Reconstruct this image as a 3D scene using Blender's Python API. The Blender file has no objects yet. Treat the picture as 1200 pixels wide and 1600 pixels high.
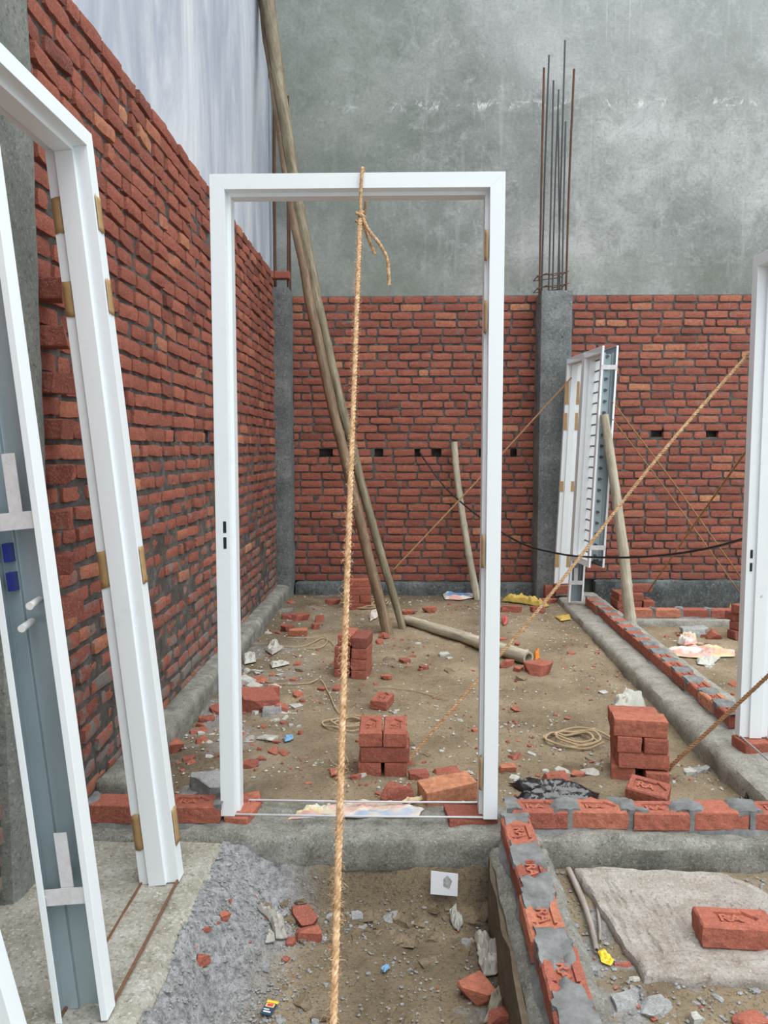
import bpy, bmesh, math, random
import numpy as np
from mathutils import Vector, Matrix, Euler

# ------------------------------------------------------------------ camera, sky, exposure
SC = bpy.context.scene
COL = SC.collection
F = 1200.0                       # focal length in pixels of the 1200x1600 frame
PITCH = math.atan(100 / F)
YAW = math.atan(30 / F)
CAM = Vector((0, 0, 1.5))
cd = bpy.data.cameras.new('camera')
cd.sensor_fit = 'VERTICAL'; cd.sensor_height = 24; cd.lens = 24 * F / 1600
cd.clip_start = 0.02; cd.clip_end = 200
co = bpy.data.objects.new('camera', cd); COL.objects.link(co)
co.location = CAM
co.rotation_euler = (math.pi / 2 - PITCH, 0, YAW)
SC.camera = co
CR = Euler((math.pi / 2 - PITCH, 0, YAW)).to_matrix()

def ray(px, py):
    return CR @ Vector((px - 600, 800 - py, -F))
def GZ(px, py, z=0.0):
    d = ray(px, py); t = (z - CAM.z) / d.z; return CAM + d * t
def GY(px, py, y):
    d = ray(px, py); t = (y - CAM.y) / d.y; return CAM + d * t
def GX(px, py, x):
    d = ray(px, py); t = (x - CAM.x) / d.x; return CAM + d * t

SC.view_settings.view_transform = 'Standard'
SC.view_settings.look = 'None'
SC.view_settings.gamma = 1.0
SC.view_settings.use_curve_mapping = False
SC.view_settings.exposure = 0.42

W = bpy.data.worlds.new('overcast_sky'); SC.world = W; W.use_nodes = True
nt = W.node_tree; nt.nodes.clear()
tc = nt.nodes.new('ShaderNodeTexCoord'); sx = nt.nodes.new('ShaderNodeSeparateXYZ')
rp = nt.nodes.new('ShaderNodeValToRGB'); bg = nt.nodes.new('ShaderNodeBackground'); ow = nt.nodes.new('ShaderNodeOutputWorld')
nt.links.new(tc.outputs['Generated'], sx.inputs[0]); nt.links.new(sx.outputs['Z'], rp.inputs[0])
rp.color_ramp.elements[0].position = 0.0; rp.color_ramp.elements[0].color = (0.60, 0.66, 0.70, 1)
rp.color_ramp.elements[1].position = 0.75; rp.color_ramp.elements[1].color = (0.95, 1.0, 1.04, 1)
nt.links.new(rp.outputs[0], bg.inputs[0]); nt.links.new(bg.outputs[0], ow.inputs[0])
bg.inputs[1].default_value = 1.35

sd = bpy.data.lights.new('hazy_sun', 'SUN'); sd.energy = 2.1; sd.angle = math.radians(62); sd.color = (1.0, 0.97, 0.92)
so = bpy.data.objects.new('hazy_sun', sd); COL.objects.link(so)
so.rotation_euler = (math.radians(16), math.radians(10), 0)   # high, from the open side behind the camera and the right
so.location = (2, -2, 9)

rnd = random.Random(7)
R_ = math.radians

# ------------------------------------------------------------------ numpy noise
def _hash(i, j, k, s):
    h = (i * 374761393 + j * 668265263 + k * 2147483647 + s * 974634777) & 0xffffffff
    h = ((h ^ (h >> 13)) * 1274126177) & 0xffffffff
    return ((h ^ (h >> 16)) & 0xffff) / 32767.5 - 1.0
def vn(x, y, z=0.0, s=0):
    x, y, z = np.broadcast_arrays(np.asarray(x, float), np.asarray(y, float), np.asarray(z, float))
    xi = np.floor(x).astype(np.int64); yi = np.floor(y).astype(np.int64); zi = np.floor(z).astype(np.int64)
    fx = x - xi; fy = y - yi; fz = z - zi
    u = fx * fx * (3 - 2 * fx); v = fy * fy * (3 - 2 * fy); w = fz * fz * (3 - 2 * fz)
    r = 0
    for a in (0, 1):
        for b in (0, 1):
            for c in (0, 1):
                r = r + _hash(xi + a, yi + b, zi + c, s) * (u if a else 1 - u) * (v if b else 1 - v) * (w if c else 1 - w)
    return r
def fbm(x, y, z=0.0, o=4, s=0):
    r = 0; a = 1.0; f = 1.0; t = 0
    for k in range(o):
        r = r + a * vn(np.asarray(x) * f, np.asarray(y) * f, np.asarray(z) * f, s + k * 17); t += a; a *= .5; f *= 2.03
    return r / t
def sm(e0, e1, x):
    t = np.clip((np.asarray(x, float) - e0) / (e1 - e0), 0, 1); return t * t * (3 - 2 * t)

# ------------------------------------------------------------------ materials
MATS = {}
class NT:
    def __init__(s, name, rough=.8, metal=0.0, spec=.3):
        m = bpy.data.materials.new(name); m.use_nodes = True; s.m = m; s.t = m.node_tree
        s.b = s.t.nodes['Principled BSDF']; s.b.inputs['Roughness'].default_value = rough
        s.b.inputs['Metallic'].default_value = metal; s.b.inputs['Specular IOR Level'].default_value = spec
        MATS[name] = m
        s.co = s.n('ShaderNodeTexCoord').outputs['Object']
    def n(s, ty, **kw):
        x = s.t.nodes.new(ty)
        for k, v in kw.items(): setattr(x, k, v)
        return x
    def l(s, a, b): s.t.links.new(a, b)
    def world(s):
        s.co = s.n('ShaderNodeNewGeometry').outputs['Position']; return s
    def scaled(s, v):
        mp = s.n('ShaderNodeMapping'); mp.inputs['Scale'].default_value = v; s.l(s.co, mp.inputs[0]); return mp.outputs[0]
    def noise(s, scale, detail=4, rough=.6, vec=None, dist=0):
        x = s.n('ShaderNodeTexNoise'); x.inputs['Scale'].default_value = scale; x.inputs['Detail'].default_value = detail
        x.inputs['Roughness'].default_value = rough; x.inputs['Distortion'].default_value = dist
        s.l(vec if vec is not None else s.co, x.inputs['Vector']); return x.outputs['Fac']
    def ramp(s, fac, stops):
        x = s.n('ShaderNodeValToRGB'); cr = x.color_ramp
        while len(cr.elements) < len(stops): cr.elements.new(.5)
        for e, (p, c) in zip(cr.elements, stops):
            e.position = p; e.color = (c, c, c, 1) if not hasattr(c, '__len__') else tuple(c) + (1,)
        s.l(fac, x.inputs[0]); return x.outputs[0]
    def mix(s, fac, a, b, mode='MIX'):
        x = s.n('ShaderNodeMix', data_type='RGBA', blend_type=mode)
        for sock, v in ((x.inputs['Factor'], fac), (x.inputs['A'], a), (x.inputs['B'], b)):
            if isinstance(v, (int, float)): sock.default_value = v
            elif isinstance(v, tuple): sock.default_value = v + (1,)
            else: s.l(v, sock)
        return x.outputs['Result']
    def math(s, op, a, b=0.0):
        x = s.n('ShaderNodeMath', operation=op)
        for sock, v in ((x.inputs[0], a), (x.inputs[1], b)):
            if isinstance(v, (int, float)): sock.default_value = v
            else: s.l(v, sock)
        return x.outputs[0]
    def col(s, c):
        if isinstance(c, tuple): s.b.inputs['Base Color'].default_value = c + (1,)
        else: s.l(c, s.b.inputs['Base Color'])
        return s
    def bump(s, h, strength=.5, dist=.01):
        x = s.n('ShaderNodeBump'); x.inputs['Strength'].default_value = strength; x.inputs['Distance'].default_value = dist
        s.l(h, x.inputs['Height']); s.l(x.outputs[0], s.b.inputs['Normal']); return s
    def attr(s, name):
        x = s.n('ShaderNodeAttribute'); x.attribute_name = name; return x

def brick_mat(name, smear_lo, smear_hi, smear_z=None, tone=1.12):
    a = NT(name, .9, 0, .15).world()
    t = a.attr('tint')
    r = a.ramp(t.outputs['Fac'], [(0, (.16 * tone, .055 * tone, .044 * tone)), (.35, (.27 * tone, .086 * tone, .060 * tone)),
                                  (.7, (.37 * tone, .122 * tone, .080 * tone)), (1, (.55 * tone, .26 * tone, .14 * tone))])
    n1 = a.noise(38, 5, .65)
    c = a.mix(a.ramp(n1, [(.35, 0.0), (.7, 1.0)]), a.mix(.6, r, (.19, .065, .05)), r)
    c = a.mix(a.ramp(a.noise(160, 3, .6), [(.52, 0.0), (.70, .55)]), c, (.50, .26, .19))
    # mortar smeared over the faces
    n2 = a.noise(9, 6, .7)
    if smear_z is not None:
        sp = a.n('ShaderNodeSeparateXYZ'); a.l(a.co, sp.inputs[0])
        zz = a.n('ShaderNodeMapRange'); zz.inputs['From Min'].default_value = smear_z[0]; zz.inputs['From Max'].default_value = smear_z[1]
        zz.inputs['To Min'].default_value = smear_z[2]; zz.inputs['To Max'].default_value = 0
        a.l(sp.outputs['Z'], zz.inputs['Value']); n2 = a.math('ADD', n2, zz.outputs[0])
    f = a.ramp(n2, [(smear_lo, 0.0), (smear_hi, 1.0)])
    c = a.mix(f, c, (.20, .19, .175))
    a.col(c)
    h = a.math('ADD', a.noise(60, 5, .7), a.math('MULTIPLY', a.noise(14, 3, .6), 1.5))
    a.bump(h, .9, .007)
    return a.m
brick_mat('back_wall_brick', .60, .74)
brick_mat('left_wall_brick', .64, .76, (-.1, 1.9, .22))
brick_mat('loose_brick', .72, .80, None, 1.3)

a = NT('wall_mortar', .95, 0, .1).world()
c = a.ramp(a.noise(11, 6, .7), [(.3, (.075, .068, .06)), (.55, (.145, .135, .125)), (.75, (.25, .24, .225))])
a.col(c); a.bump(a.noise(70, 6, .75), .9, .015)
a = NT('fresh_mortar', .8, 0, .25).world()
c = a.ramp(a.noise(14, 5, .7), [(.3, (.13, .135, .13)), (.55, (.225, .235, .235)), (.75, (.33, .335, .33))])
a.col(c); a.bump(a.noise(90, 6, .75), .8, .008)

# grey plaster of the back wall
a = NT('grey_plaster', .85, 0, .25).world()
big = a.noise(.9, 7, .62, dist=.4)
c = a.ramp(big, [(.28, (.17, .19, .17)), (.44, (.27, .29, .275)), (.57, (.37, .385, .37)), (.72, (.54, .555, .545))])
c = a.mix(a.ramp(a.noise(3.3, 7, .75, dist=.8), [(.36, .7), (.5, 0.0)]), c, a.mix(.5, c, (.13, .145, .13)))
c = a.mix(a.ramp(a.noise(5.1, 8, .8, dist=.5), [(.52, 0.0), (.68, .55)]), c, (.52, .54, .53))
fine = a.noise(30, 8, .85)
c = a.mix(a.ramp(fine, [(.36, .9), (.52, 0.0)]), c, a.mix(.5, c, (.10, .11, .10)))
c = a.mix(a.ramp(fine, [(.56, 0.0), (.72, .5)]), c, (.60, .62, .60))
vs = a.noise(1.0, 5, .7, a.scaled((9, 9, .7)))
c = a.mix(a.ramp(vs, [(.56, 0.0), (.74, .35)]), c, (.52, .54, .53))
sp = a.n('ShaderNodeSeparateXYZ'); a.l(a.co, sp.inputs[0])
def box_mask(a, sp, x0, x1, z0, z1, soft=.15):
    def edge(out, lo, hi):
        m1 = a.n('ShaderNodeMapRange', interpolation_type='SMOOTHSTEP'); m1.inputs['From Min'].default_value = lo - soft; m1.inputs['From Max'].default_value = lo + soft
        m2 = a.n('ShaderNodeMapRange', interpolation_type='SMOOTHSTEP'); m2.inputs['From Min'].default_value = hi - soft; m2.inputs['From Max'].default_value = hi + soft
        a.l(out, m1.inputs['Value']); a.l(out, m2.inputs['Value'])
        return a.math('SUBTRACT', m1.outputs[0], m2.outputs[0])
    return a.math('MULTIPLY', edge(sp.outputs['X'], x0, x1), edge(sp.outputs['Z'], z0, z1))
# white lime runs, the splashed seam line and the greenish damp band
runs = a.math('MULTIPLY', a.ramp(a.noise(1.0, 3, .55, a.scaled((38, 1, .55)), .6), [(.62, 0.0), (.67, 1.0)]), a.ramp(a.noise(2.3, 4, .7), [(.42, 0.0), (.56, 1.0)]))
c = a.mix(a.math('MULTIPLY', runs, a.math('MULTIPLY', box_mask(a, sp, 2.0, 2.35, 4.0, 6.6, .2), .8)), c, (.66, .68, .67))
seam = a.math('MULTIPLY', box_mask(a, sp, -.9, 6, 5.0, 5.07, .05), a.ramp(a.noise(4.6, 6, .8, dist=.6), [(.54, 0.0), (.60, 1.0)]))
c = a.mix(a.math('MULTIPLY', seam, .9), c, (.72, .75, .74))
damp = a.math('MULTIPLY', box_mask(a, sp, -3, 6, 2.9, 3.45, .25), a.ramp(a.noise(2.2, 4, .6), [(.4, .1), (.65, .6)]))
c = a.mix(damp, c, (.17, .19, .15))
pale = a.math('MULTIPLY', box_mask(a, sp, .8, 9, 5.1, 7.5, .9), .30)
c = a.mix(pale, c, (.50, .52, .52))
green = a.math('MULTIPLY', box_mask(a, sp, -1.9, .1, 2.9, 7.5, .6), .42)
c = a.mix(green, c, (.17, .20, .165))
a.col(c); a.bump(a.math('ADD', a.noise(45, 6, .7), big), .35, .01)

# smooth pale plaster on the left wall, blue of the reflected sky painted in
a = NT('pale_plaster', .6, 0, .4).world()
st = a.noise(1.0, 6, .68, a.scaled((1, 1.7, .5)), .8)
c = a.ramp(st, [(.25, (.29, .33, .40)), (.45, (.42, .46, .54)), (.60, (.60, .63, .69)), (.74, (.78, .80, .82))])
c = a.mix(a.ramp(a.noise(1.0, 6, .8, a.scaled((1, 26, 2.5))), [(.5, 0.0), (.8, .22)]), c, (.75, .76, .78))
c = a.mix(a.ramp(a.noise(30, 4, .8), [(.62, 0.0), (.75, .35)]), c, (.16, .17, .19))
a.col(c); a.bump(a.noise(30, 6, .7), .2, .01)

def concrete(name, c1, c2, c3, scale=7, bs=.6, world=True):
    a = NT(name, .9, 0, .2)
    if world: a.world()
    c = a.ramp(a.noise(scale, 7, .7), [(.3, c1), (.52, c2), (.74, c3)])
    c = a.mix(a.ramp(a.noise(scale * 9, 6, .85), [(.36, .85), (.48, 0.0)]), c, tuple(v * .5 for v in c1))
    c = a.mix(a.ramp(a.noise(scale * 14, 5, .8), [(.54, 0.0), (.66, .7)]), c, tuple(min(1, v * 1.35) for v in c3))
    a.col(c); a.bump(a.noise(scale * 7, 8, .75), bs * 1.3, .010); return a.m
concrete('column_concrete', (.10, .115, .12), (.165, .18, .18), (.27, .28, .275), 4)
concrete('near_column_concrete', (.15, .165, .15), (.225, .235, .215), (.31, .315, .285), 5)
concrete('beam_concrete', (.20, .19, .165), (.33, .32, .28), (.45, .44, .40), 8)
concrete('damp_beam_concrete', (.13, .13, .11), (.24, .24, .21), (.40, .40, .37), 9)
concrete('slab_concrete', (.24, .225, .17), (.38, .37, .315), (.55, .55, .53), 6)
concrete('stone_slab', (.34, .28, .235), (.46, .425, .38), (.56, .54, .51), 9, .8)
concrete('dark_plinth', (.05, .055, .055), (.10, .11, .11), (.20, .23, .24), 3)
concrete('stone_grey', (.30, .30, .27), (.46, .46, .42), (.62, .61, .57), 20, .3)
concrete('cement_lump', (.20, .205, .20), (.33, .335, .335), (.48, .49, .49), 14, .5)
concrete('mud_lump', (.12, .09, .06), (.21, .165, .11), (.31, .25, .17), 12, .5)

a = NT('soil', .95, 0, .12).world()
at = a.attr('cem')
n1 = a.noise(2.2, 7, .65)
soil = a.ramp(n1, [(.28, (.19, .148, .10)), (.5, (.34, .270, .180)), (.72, (.48, .395, .275))])
n3 = a.noise(75, 5, .8)
soil = a.mix(a.ramp(n3, [(.34, .85), (.48, 0.0)]), soil, (.085, .065, .045))
soil = a.mix(a.ramp(a.noise(130, 3, .7), [(.60, 0.0), (.72, .55)]), soil, (.42, .39, .33))
soil = a.mix(a.ramp(a.noise(9, 6, .8), [(.60, 0.0), (.72, .35)]), soil, (.30, .13, .085))
cem = a.ramp(a.noise(36, 6, .8), [(.30, (.09, .095, .095)), (.42, (.25, .26, .265)), (.60, (.50, .51, .525))])
drk = a.attr('damp')
soil = a.mix(drk.outputs['Fac'], soil, a.mix(a.ramp(n3, [(.4, 0.0), (.6, 1.0)]), (.07, .06, .045), (.19, .155, .11)))  # masked soil goes to a darker brown
cc = a.mix(at.outputs['Fac'], soil, cem)
a.col(cc); a.bump(a.math('ADD', a.noise(55, 7, .8), a.noise(180, 3, .7)), 1.0, .009)

def bamboo(name, c1, c2, c3):
    a = NT(name, .6, 0, .35)
    c = a.ramp(a.noise(3, 6, .7, a.scaled((9, 9, 1.2))), [(.3, c1), (.5, c2), (.72, c3)])
    c = a.mix(a.ramp(a.noise(60, 4, .8, a.scaled((1, 1, .1))), [(.3, .5), (.5, 0.0)]), c, tuple(v * .4 for v in c1))
    a.col(c); a.bump(a.noise(80, 4, .7, a.scaled((1, 1, .08))), .3, .003)
bamboo('weathered_bamboo', (.10, .085, .05), (.20, .165, .105), (.33, .29, .20))
bamboo('brown_bamboo', (.09, .06, .035), (.19, .125, .075), (.30, .215, .14))
bamboo('pale_bamboo', (.27, .245, .18), (.43, .39, .30), (.58, .54, .44))
bamboo('dry_branch', (.18, .15, .13), (.32, .28, .25), (.45, .40, .36))

def plain(name, c, rough=.6, metal=0, spec=.4, var=.12, scale=12, bump=0):
    a = NT(name, rough, metal, spec)
    n = a.noise(scale, 4, .6)
    a.col(a.mix(n, tuple(v * (1 - var) for v in c), tuple(min(1, v * (1 + var)) for v in c)))
    if bump: a.bump(a.noise(scale * 3, 5, .7), bump, .004)
    return a.m
a = NT('white_paint', .34, 0, .5)
c = a.mix(a.ramp(a.noise(9, 6, .8), [(.58, 0.0), (.76, .25)]), (.80, .855, .88), (.55, .57, .58))
c = a.mix(a.ramp(a.noise(70, 3, .7), [(.72, 0.0), (.76, .5)]), c, (.25, .25, .26))
a.col(c)
a = NT('zinc_sheet', .38, .35, .5)
a.col(a.ramp(a.noise(2.5, 5, .6, a.scaled((1, 1, .4))), [(.3, (.27, .34, .37)), (.7, (.42, .50, .53))]))
plain('raw_steel_bracket', (.62, .62, .63), .5, .1, .5, .25, 30, .3)
plain('dark_steel', (.12, .115, .115), .45, .7)
plain('bright_rod', (.50, .50, .51), .35, .7)
plain('rust', (.17, .085, .05), .85, .15, .3, .45, 30, .4)
plain('rusty_rebar', (.13, .07, .045), .8, .3, .3, .5, 6, .2)
plain('dark_rebar', (.10, .10, .105), .6, .5, .3, .3, 6)
plain('brown_tape', (.42, .27, .12), .42, 0, .5, .22, 40, .2)
plain('blue_plastic', (.018, .03, .18), .35, 0, .5)
plain('black_slot', (.012, .015, .02), .6)
plain('white_plastic', (.68, .69, .68), .5)
a = NT('coir_rope', .95, 0, .1)
a.col(a.ramp(a.noise(60, 4, .7), [(.3, (.30, .175, .085)), (.5, (.52, .34, .19)), (.7, (.74, .54, .35))]))
plain('thin_coir', (.36, .21, .11), .95, 0, .1, .3, 60)
plain('pale_string', (.42, .32, .20), .9, 0, .1, .3, 60)
plain('black_cable', (.012, .012, .014), .4)
plain('black_plastic_film', (.012, .013, .016), .16, 0, .7)
plain('grey_plastic_film', (.42, .40, .36), .35, 0, .5, .3, 16)
plain('muddy_cloth', (.27, .24, .19), .9, 0, .2, .3, 16)
plain('white_sack', (.48, .48, .43), .6, 0, .3, .25, 14)
a = NT('printed_sack', .6, 0, .3)
c = a.ramp(a.noise(4.5, 2, .4), [(.38, (.55, .50, .38)), (.44, (.60, .36, .32)), (.52, (.62, .56, .48)), (.60, (.28, .38, .55)), (.66, (.52, .50, .44))])
a.col(a.mix(a.ramp(a.noise(30, 4, .8), [(.45, 0.0), (.7, .5)]), c, (.36, .32, .25)))
a = NT('pink_sack', .6, 0, .3)
c = a.ramp(a.noise(3.2, 2, .4), [(.44, (.60, .33, .28)), (.50, (.66, .52, .46)), (.56, (.62, .60, .58)), (.62, (.16, .30, .52))])
a.col(a.mix(a.ramp(a.noise(30, 4, .8), [(.5, 0.0), (.7, .4)]), c, (.36, .32, .25)))
a = NT('cream_sack', .65, 0, .3)
c = a.ramp(a.noise(4, 2, .4), [(.42, (.62, .60, .52)), (.5, (.60, .50, .26)), (.56, (.55, .30, .28)), (.62, (.62, .60, .55))])
a.col(a.mix(a.ramp(a.noise(30, 4, .8), [(.5, 0.0), (.7, .4)]), c, (.40, .36, .28)))
plain('white_tile', (.62, .64, .68), .3, 0, .5, .08)
plain('yellow_plastic', (.75, .55, .04), .4)
plain('yellow_rag', (.52, .38, .10), .8, 0, .2, .35, 20)
plain('pale_blue_scrap', (.18, .36, .55), .5)
plain('red_print', (.55, .05, .04), .5)
plain('navy_foil', (.02, .05, .09), .3, 0, .6)
plain('cream_print', (.80, .55, .25), .5)
plain('orange_scrap', (.70, .25, .04), .6)
plain('pink_plastic', (.65, .14, .14), .5)
plain('old_board', (.13, .105, .075), .9, 0, .1, .5, 30, .8)
plain('wood_scrap', (.40, .25, .14), .8, 0, .2, .3, 25)

# ------------------------------------------------------------------ object helpers
def setp(o, label=None, cat=None, group=None, kind=None):
    if label: o['label'] = label
    if cat: o['category'] = cat
    if group: o['group'] = group
    if kind or label: o['kind'] = kind or 'thing'
    return o
def mesh_obj(name, verts, faces, mat, parent=None, smooth=False, attrs=None, mats=None, fmat=None):
    me = bpy.data.meshes.new(name)
    me.from_pydata([tuple(v) for v in verts], [], [tuple(f) for f in faces])
    if mats:
        for m in mats: me.materials.append(MATS[m])
        if fmat is not None: me.polygons.foreach_set('material_index', list(fmat))
    else: me.materials.append(MATS[mat])
    if smooth: me.polygons.foreach_set('use_smooth', [True] * len(me.polygons))
    for k, v in (attrs or {}).items():
        at = me.attributes.new(k, 'FLOAT', 'POINT'); at.data.foreach_set('value', np.asarray(v, np.float32))
    me.update()
    if smooth: me.set_sharp_from_angle(angle=math.radians(smooth if smooth is not True else 42))
    o = bpy.data.objects.new(name, me); COL.objects.link(o)
    if parent is not None: o.parent = parent
    return o
def empty(name, loc=(0, 0, 0), rot=(0, 0, 0), label=None, cat=None, group=None):
    o = bpy.data.objects.new(name, None); COL.objects.link(o); o.location = loc; o.rotation_euler = rot
    o.empty_display_size = .1
    return setp(o, label, cat, group)
class MB:
    def __init__(s): s.v = []; s.f = []
    def add(s, v, f):
        o = len(s.v); s.v += [tuple(p) for p in v]; s.f += [tuple(i + o for i in q) for q in f]; return s
    def box(s, lo, hi, M=None):
        x0, y0, z0 = lo; x1, y1, z1 = hi
        v = [(x0, y0, z0), (x1, y0, z0), (x1, y1, z0), (x0, y1, z0), (x0, y0, z1), (x1, y0, z1), (x1, y1, z1), (x0, y1, z1)]
        if M is not None: v = [M @ Vector(p) for p in v]
        return s.add(v, [(0, 3, 2, 1), (4, 5, 6, 7), (0, 1, 5, 4), (1, 2, 6, 5), (2, 3, 7, 6), (3, 0, 4, 7)])
    def tube(s, pts, r, n=8, caps=True, jit=None):
        P = [Vector(p) for p in pts]; m = len(P)
        rr = r if hasattr(r, '__len__') else [r] * m
        up = None; rings = []
        for i in range(m):
            t = (P[min(i + 1, m - 1)] - P[max(i - 1, 0)])
            t = t.normalized() if t.length > 1e-9 else Vector((0, 0, 1))
            if up is None:
                up = t.orthogonal().normalized()
            else:
                up = (up - t * up.dot(t)); up = up.normalized() if up.length > 1e-6 else t.orthogonal().normalized()
            b = t.cross(up)
            rings.append([P[i] + (up * math.cos(2 * math.pi * k / n) + b * math.sin(2 * math.pi * k / n)) * rr[i] for k in range(n)])
        v = [p for rg in rings for p in rg]
        f = [(i * n + k, i * n + (k + 1) % n, (i + 1) * n + (k + 1) % n, (i + 1) * n + k) for i in range(m - 1) for k in range(n)]
        if caps:
            f.append(tuple(reversed(range(n)))); f.append(tuple((m - 1) * n + k for k in range(n)))
        return s.add(v, f)
    def obj(s, name, mat, parent=None, smooth=False): return mesh_obj(name, s.v, s.f, mat, parent, smooth)
def spline(pts, n):
    P = [Vector(p) for p in pts]; P = [P[0] * 2 - P[1]] + P + [P[-1] * 2 - P[-2]]
    out = []
    segs = len(P) - 3
    for i in range(n + 1):
        t = i / n * segs; k = min(int(t), segs - 1); u = t - k
        a, b, c, d = P[k:k + 4]
        out.append(.5 * ((2 * b) + (c - a) * u + (2 * a - 5 * b + 4 * c - d) * u * u + (3 * b - a - 3 * c + d) * u ** 3))
    return out
def copy_tree(o, parent=None):
    c = o.copy(); COL.objects.link(c)
    if parent is not None: c.parent = parent
    for ch in list(o.children): copy_tree(ch, c)
    return c

# ------------------------------------------------------------------ ground height
def gh(x, y):
    x = np.asarray(x, float); y = np.asarray(y, float)
    base = -.055 + .022 * fbm(x * 1.1, y * 1.1, 0, 3, 3) + .010 * fbm(x * 6, y * 6, 0, 3, 9)
    base = base - .07 * sm(1.25, 1.55, x) * (1 - sm(1.9, 2.0, x)) * (1 - sm(3.5, 7.0, y))
    base = base + .045 * (1 - sm(3.2, 3.75, y)) * (1 - sm(.9, 1.4, x)) * sm(-1.1, -.6, x)
    base = base - .06 * sm(1.95, 2.05, x) * sm(3.2, 3.4, y)
    base = base - .08 * sm(7.1, 7.3, y) * sm(1.95, 2.05, x)
    # dug pit in front of the beam, between concrete apron and brick row
    pit = -.27 + .030 * fbm(x * 2.2, y * 2.2, 0, 3, 21) + .012 * fbm(x * 9, y * 9, 0, 3, 5)
    pit = pit - .035 * sm(2.62, 2.82, y)
    # crumbled concrete slope falling from the apron
    edge = -.50 + .17 * sm(2.2, 2.7, y) + .045 * fbm(y * 5, x * 3, 0, 3, 31)
    k = 1 - sm(-.71, edge, x)
    slope = -.27 + (.24) * k + .030 * fbm(x * 16, y * 16, 0, 4, 41) * sm(.02, .3, k)
    pit = pit + .018 * fbm(x * 13, y * 13, 0, 3, 25)
    pit = np.maximum(pit, slope)
    pit = pit + .16 * sm(2.775, 2.87, y + .03 * fbm(x * 6, y, 0, 3, 27)) * (1 - k)
    fr = 1 - sm(2.9, 3.02, y)
    rt = -.125 + .02 * fbm(x * 3, y * 3, 0, 3, 55) + .008 * fbm(x * 14, y * 14, 0, 2, 57)
    lf = -.05 + 0 * x
    f = np.where(x < -.71, lf, np.where(x > .45, rt, pit))
    f = np.where((x > .37) & (x <= .52), pit + (rt - pit) * sm(.37, .52, x), f)
    return base * (1 - fr) + f * fr
def gz(x, y): return float(gh(x, y))
def on_ground(px, py):
    z = -.06
    for _ in range(6):
        p = GZ(px, py, z); z = gz(p.x, p.y)
    return Vector((p.x, p.y, z))

# ------------------------------------------------------------------ ground mesh
def axis(segs):
    out = [segs[0][0]]
    for a0, b0, st in segs:
        n = max(1, int(round((b0 - a0) / st)))
        out += [a0 + (b0 - a0) * i / n for i in range(1, n + 1)]
    return np.array(out)
xs = axis([(-3, -1.4, .2), (-1.4, 2.0, .013), (2.0, 4.2, .03), (4.2, 8, .3)])
ys = axis([(-4, 1.6, .25), (1.6, 4.2, .012), (4.2, 8.4, .022)])
X, Y = np.meshgrid(xs, ys)
Z = gh(X, Y) + .0060 * fbm(X * 28, Y * 28, 0, 3, 71) + .004 * np.maximum(0, vn(X * 55, Y * 55, 0, 77) - .3)
nx, ny = len(xs), len(ys)
V = np.stack([X.ravel(), Y.ravel(), Z.ravel()], 1)
idx = np.arange(nx * ny).reshape(ny, nx)
Fc = np.stack([idx[:-1, :-1].ravel(), idx[:-1, 1:].ravel(), idx[1:, 1:].ravel(), idx[1:, :-1].ravel()], 1)
N1 = fbm(X * 3, Y * 3, 0, 4, 91); N2 = fbm(X * 9, Y * 9, 0, 4, 95)
cem = (1 - sm(-.62 + .12 * sm(2.3, 2.7, Y), -.42 + .14 * sm(2.3, 2.7, Y), X + .10 * N1)) * (1 - sm(2.9, 3.0, Y)) * sm(-.8, -.72, X)
cem = np.maximum(cem, sm(.05, .35, N1 + N2 * .8) * .55 * (1 - sm(-1.0, -.35, X + .3 * N1)) * sm(3, 3.3, Y))
cem = np.maximum(cem, sm(.1, .5, N2 + N1) * .75 * (X > .55) * (1 - sm(2.8, 2.95, Y)))
cem = np.maximum(cem, .45 * sm(.25, .5, N1 + N2) * (Y < 2.3) * (X < .3))
darkn = sm(.45, .15, -N1) * 0  # darker soil by the back wall, left ledge, cross beam and near brick row
darkn = np.maximum(darkn, sm(7.3, 8.0, Y + .3 * N1) * .8)
darkn = np.maximum(darkn, (1 - sm(-1.15, -.75, X + .2 * N1)) * sm(3.1, 3.4, Y) * .55)
darkn = np.maximum(darkn, sm(2.60, 2.80, Y + .08 * N1) * (1 - sm(2.9, 3, Y)) * (X < .4) * .4)
darkn = np.maximum(darkn, sm(.15, .32, X + .05 * N1) * (1 - sm(.5, .55, X)) * (Y < 2.9) * .8)
mesh_obj('floor', V, Fc, 'soil', None, True, {'cem': cem.ravel(), 'damp': darkn.ravel()})['kind'] = 'structure'

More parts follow.
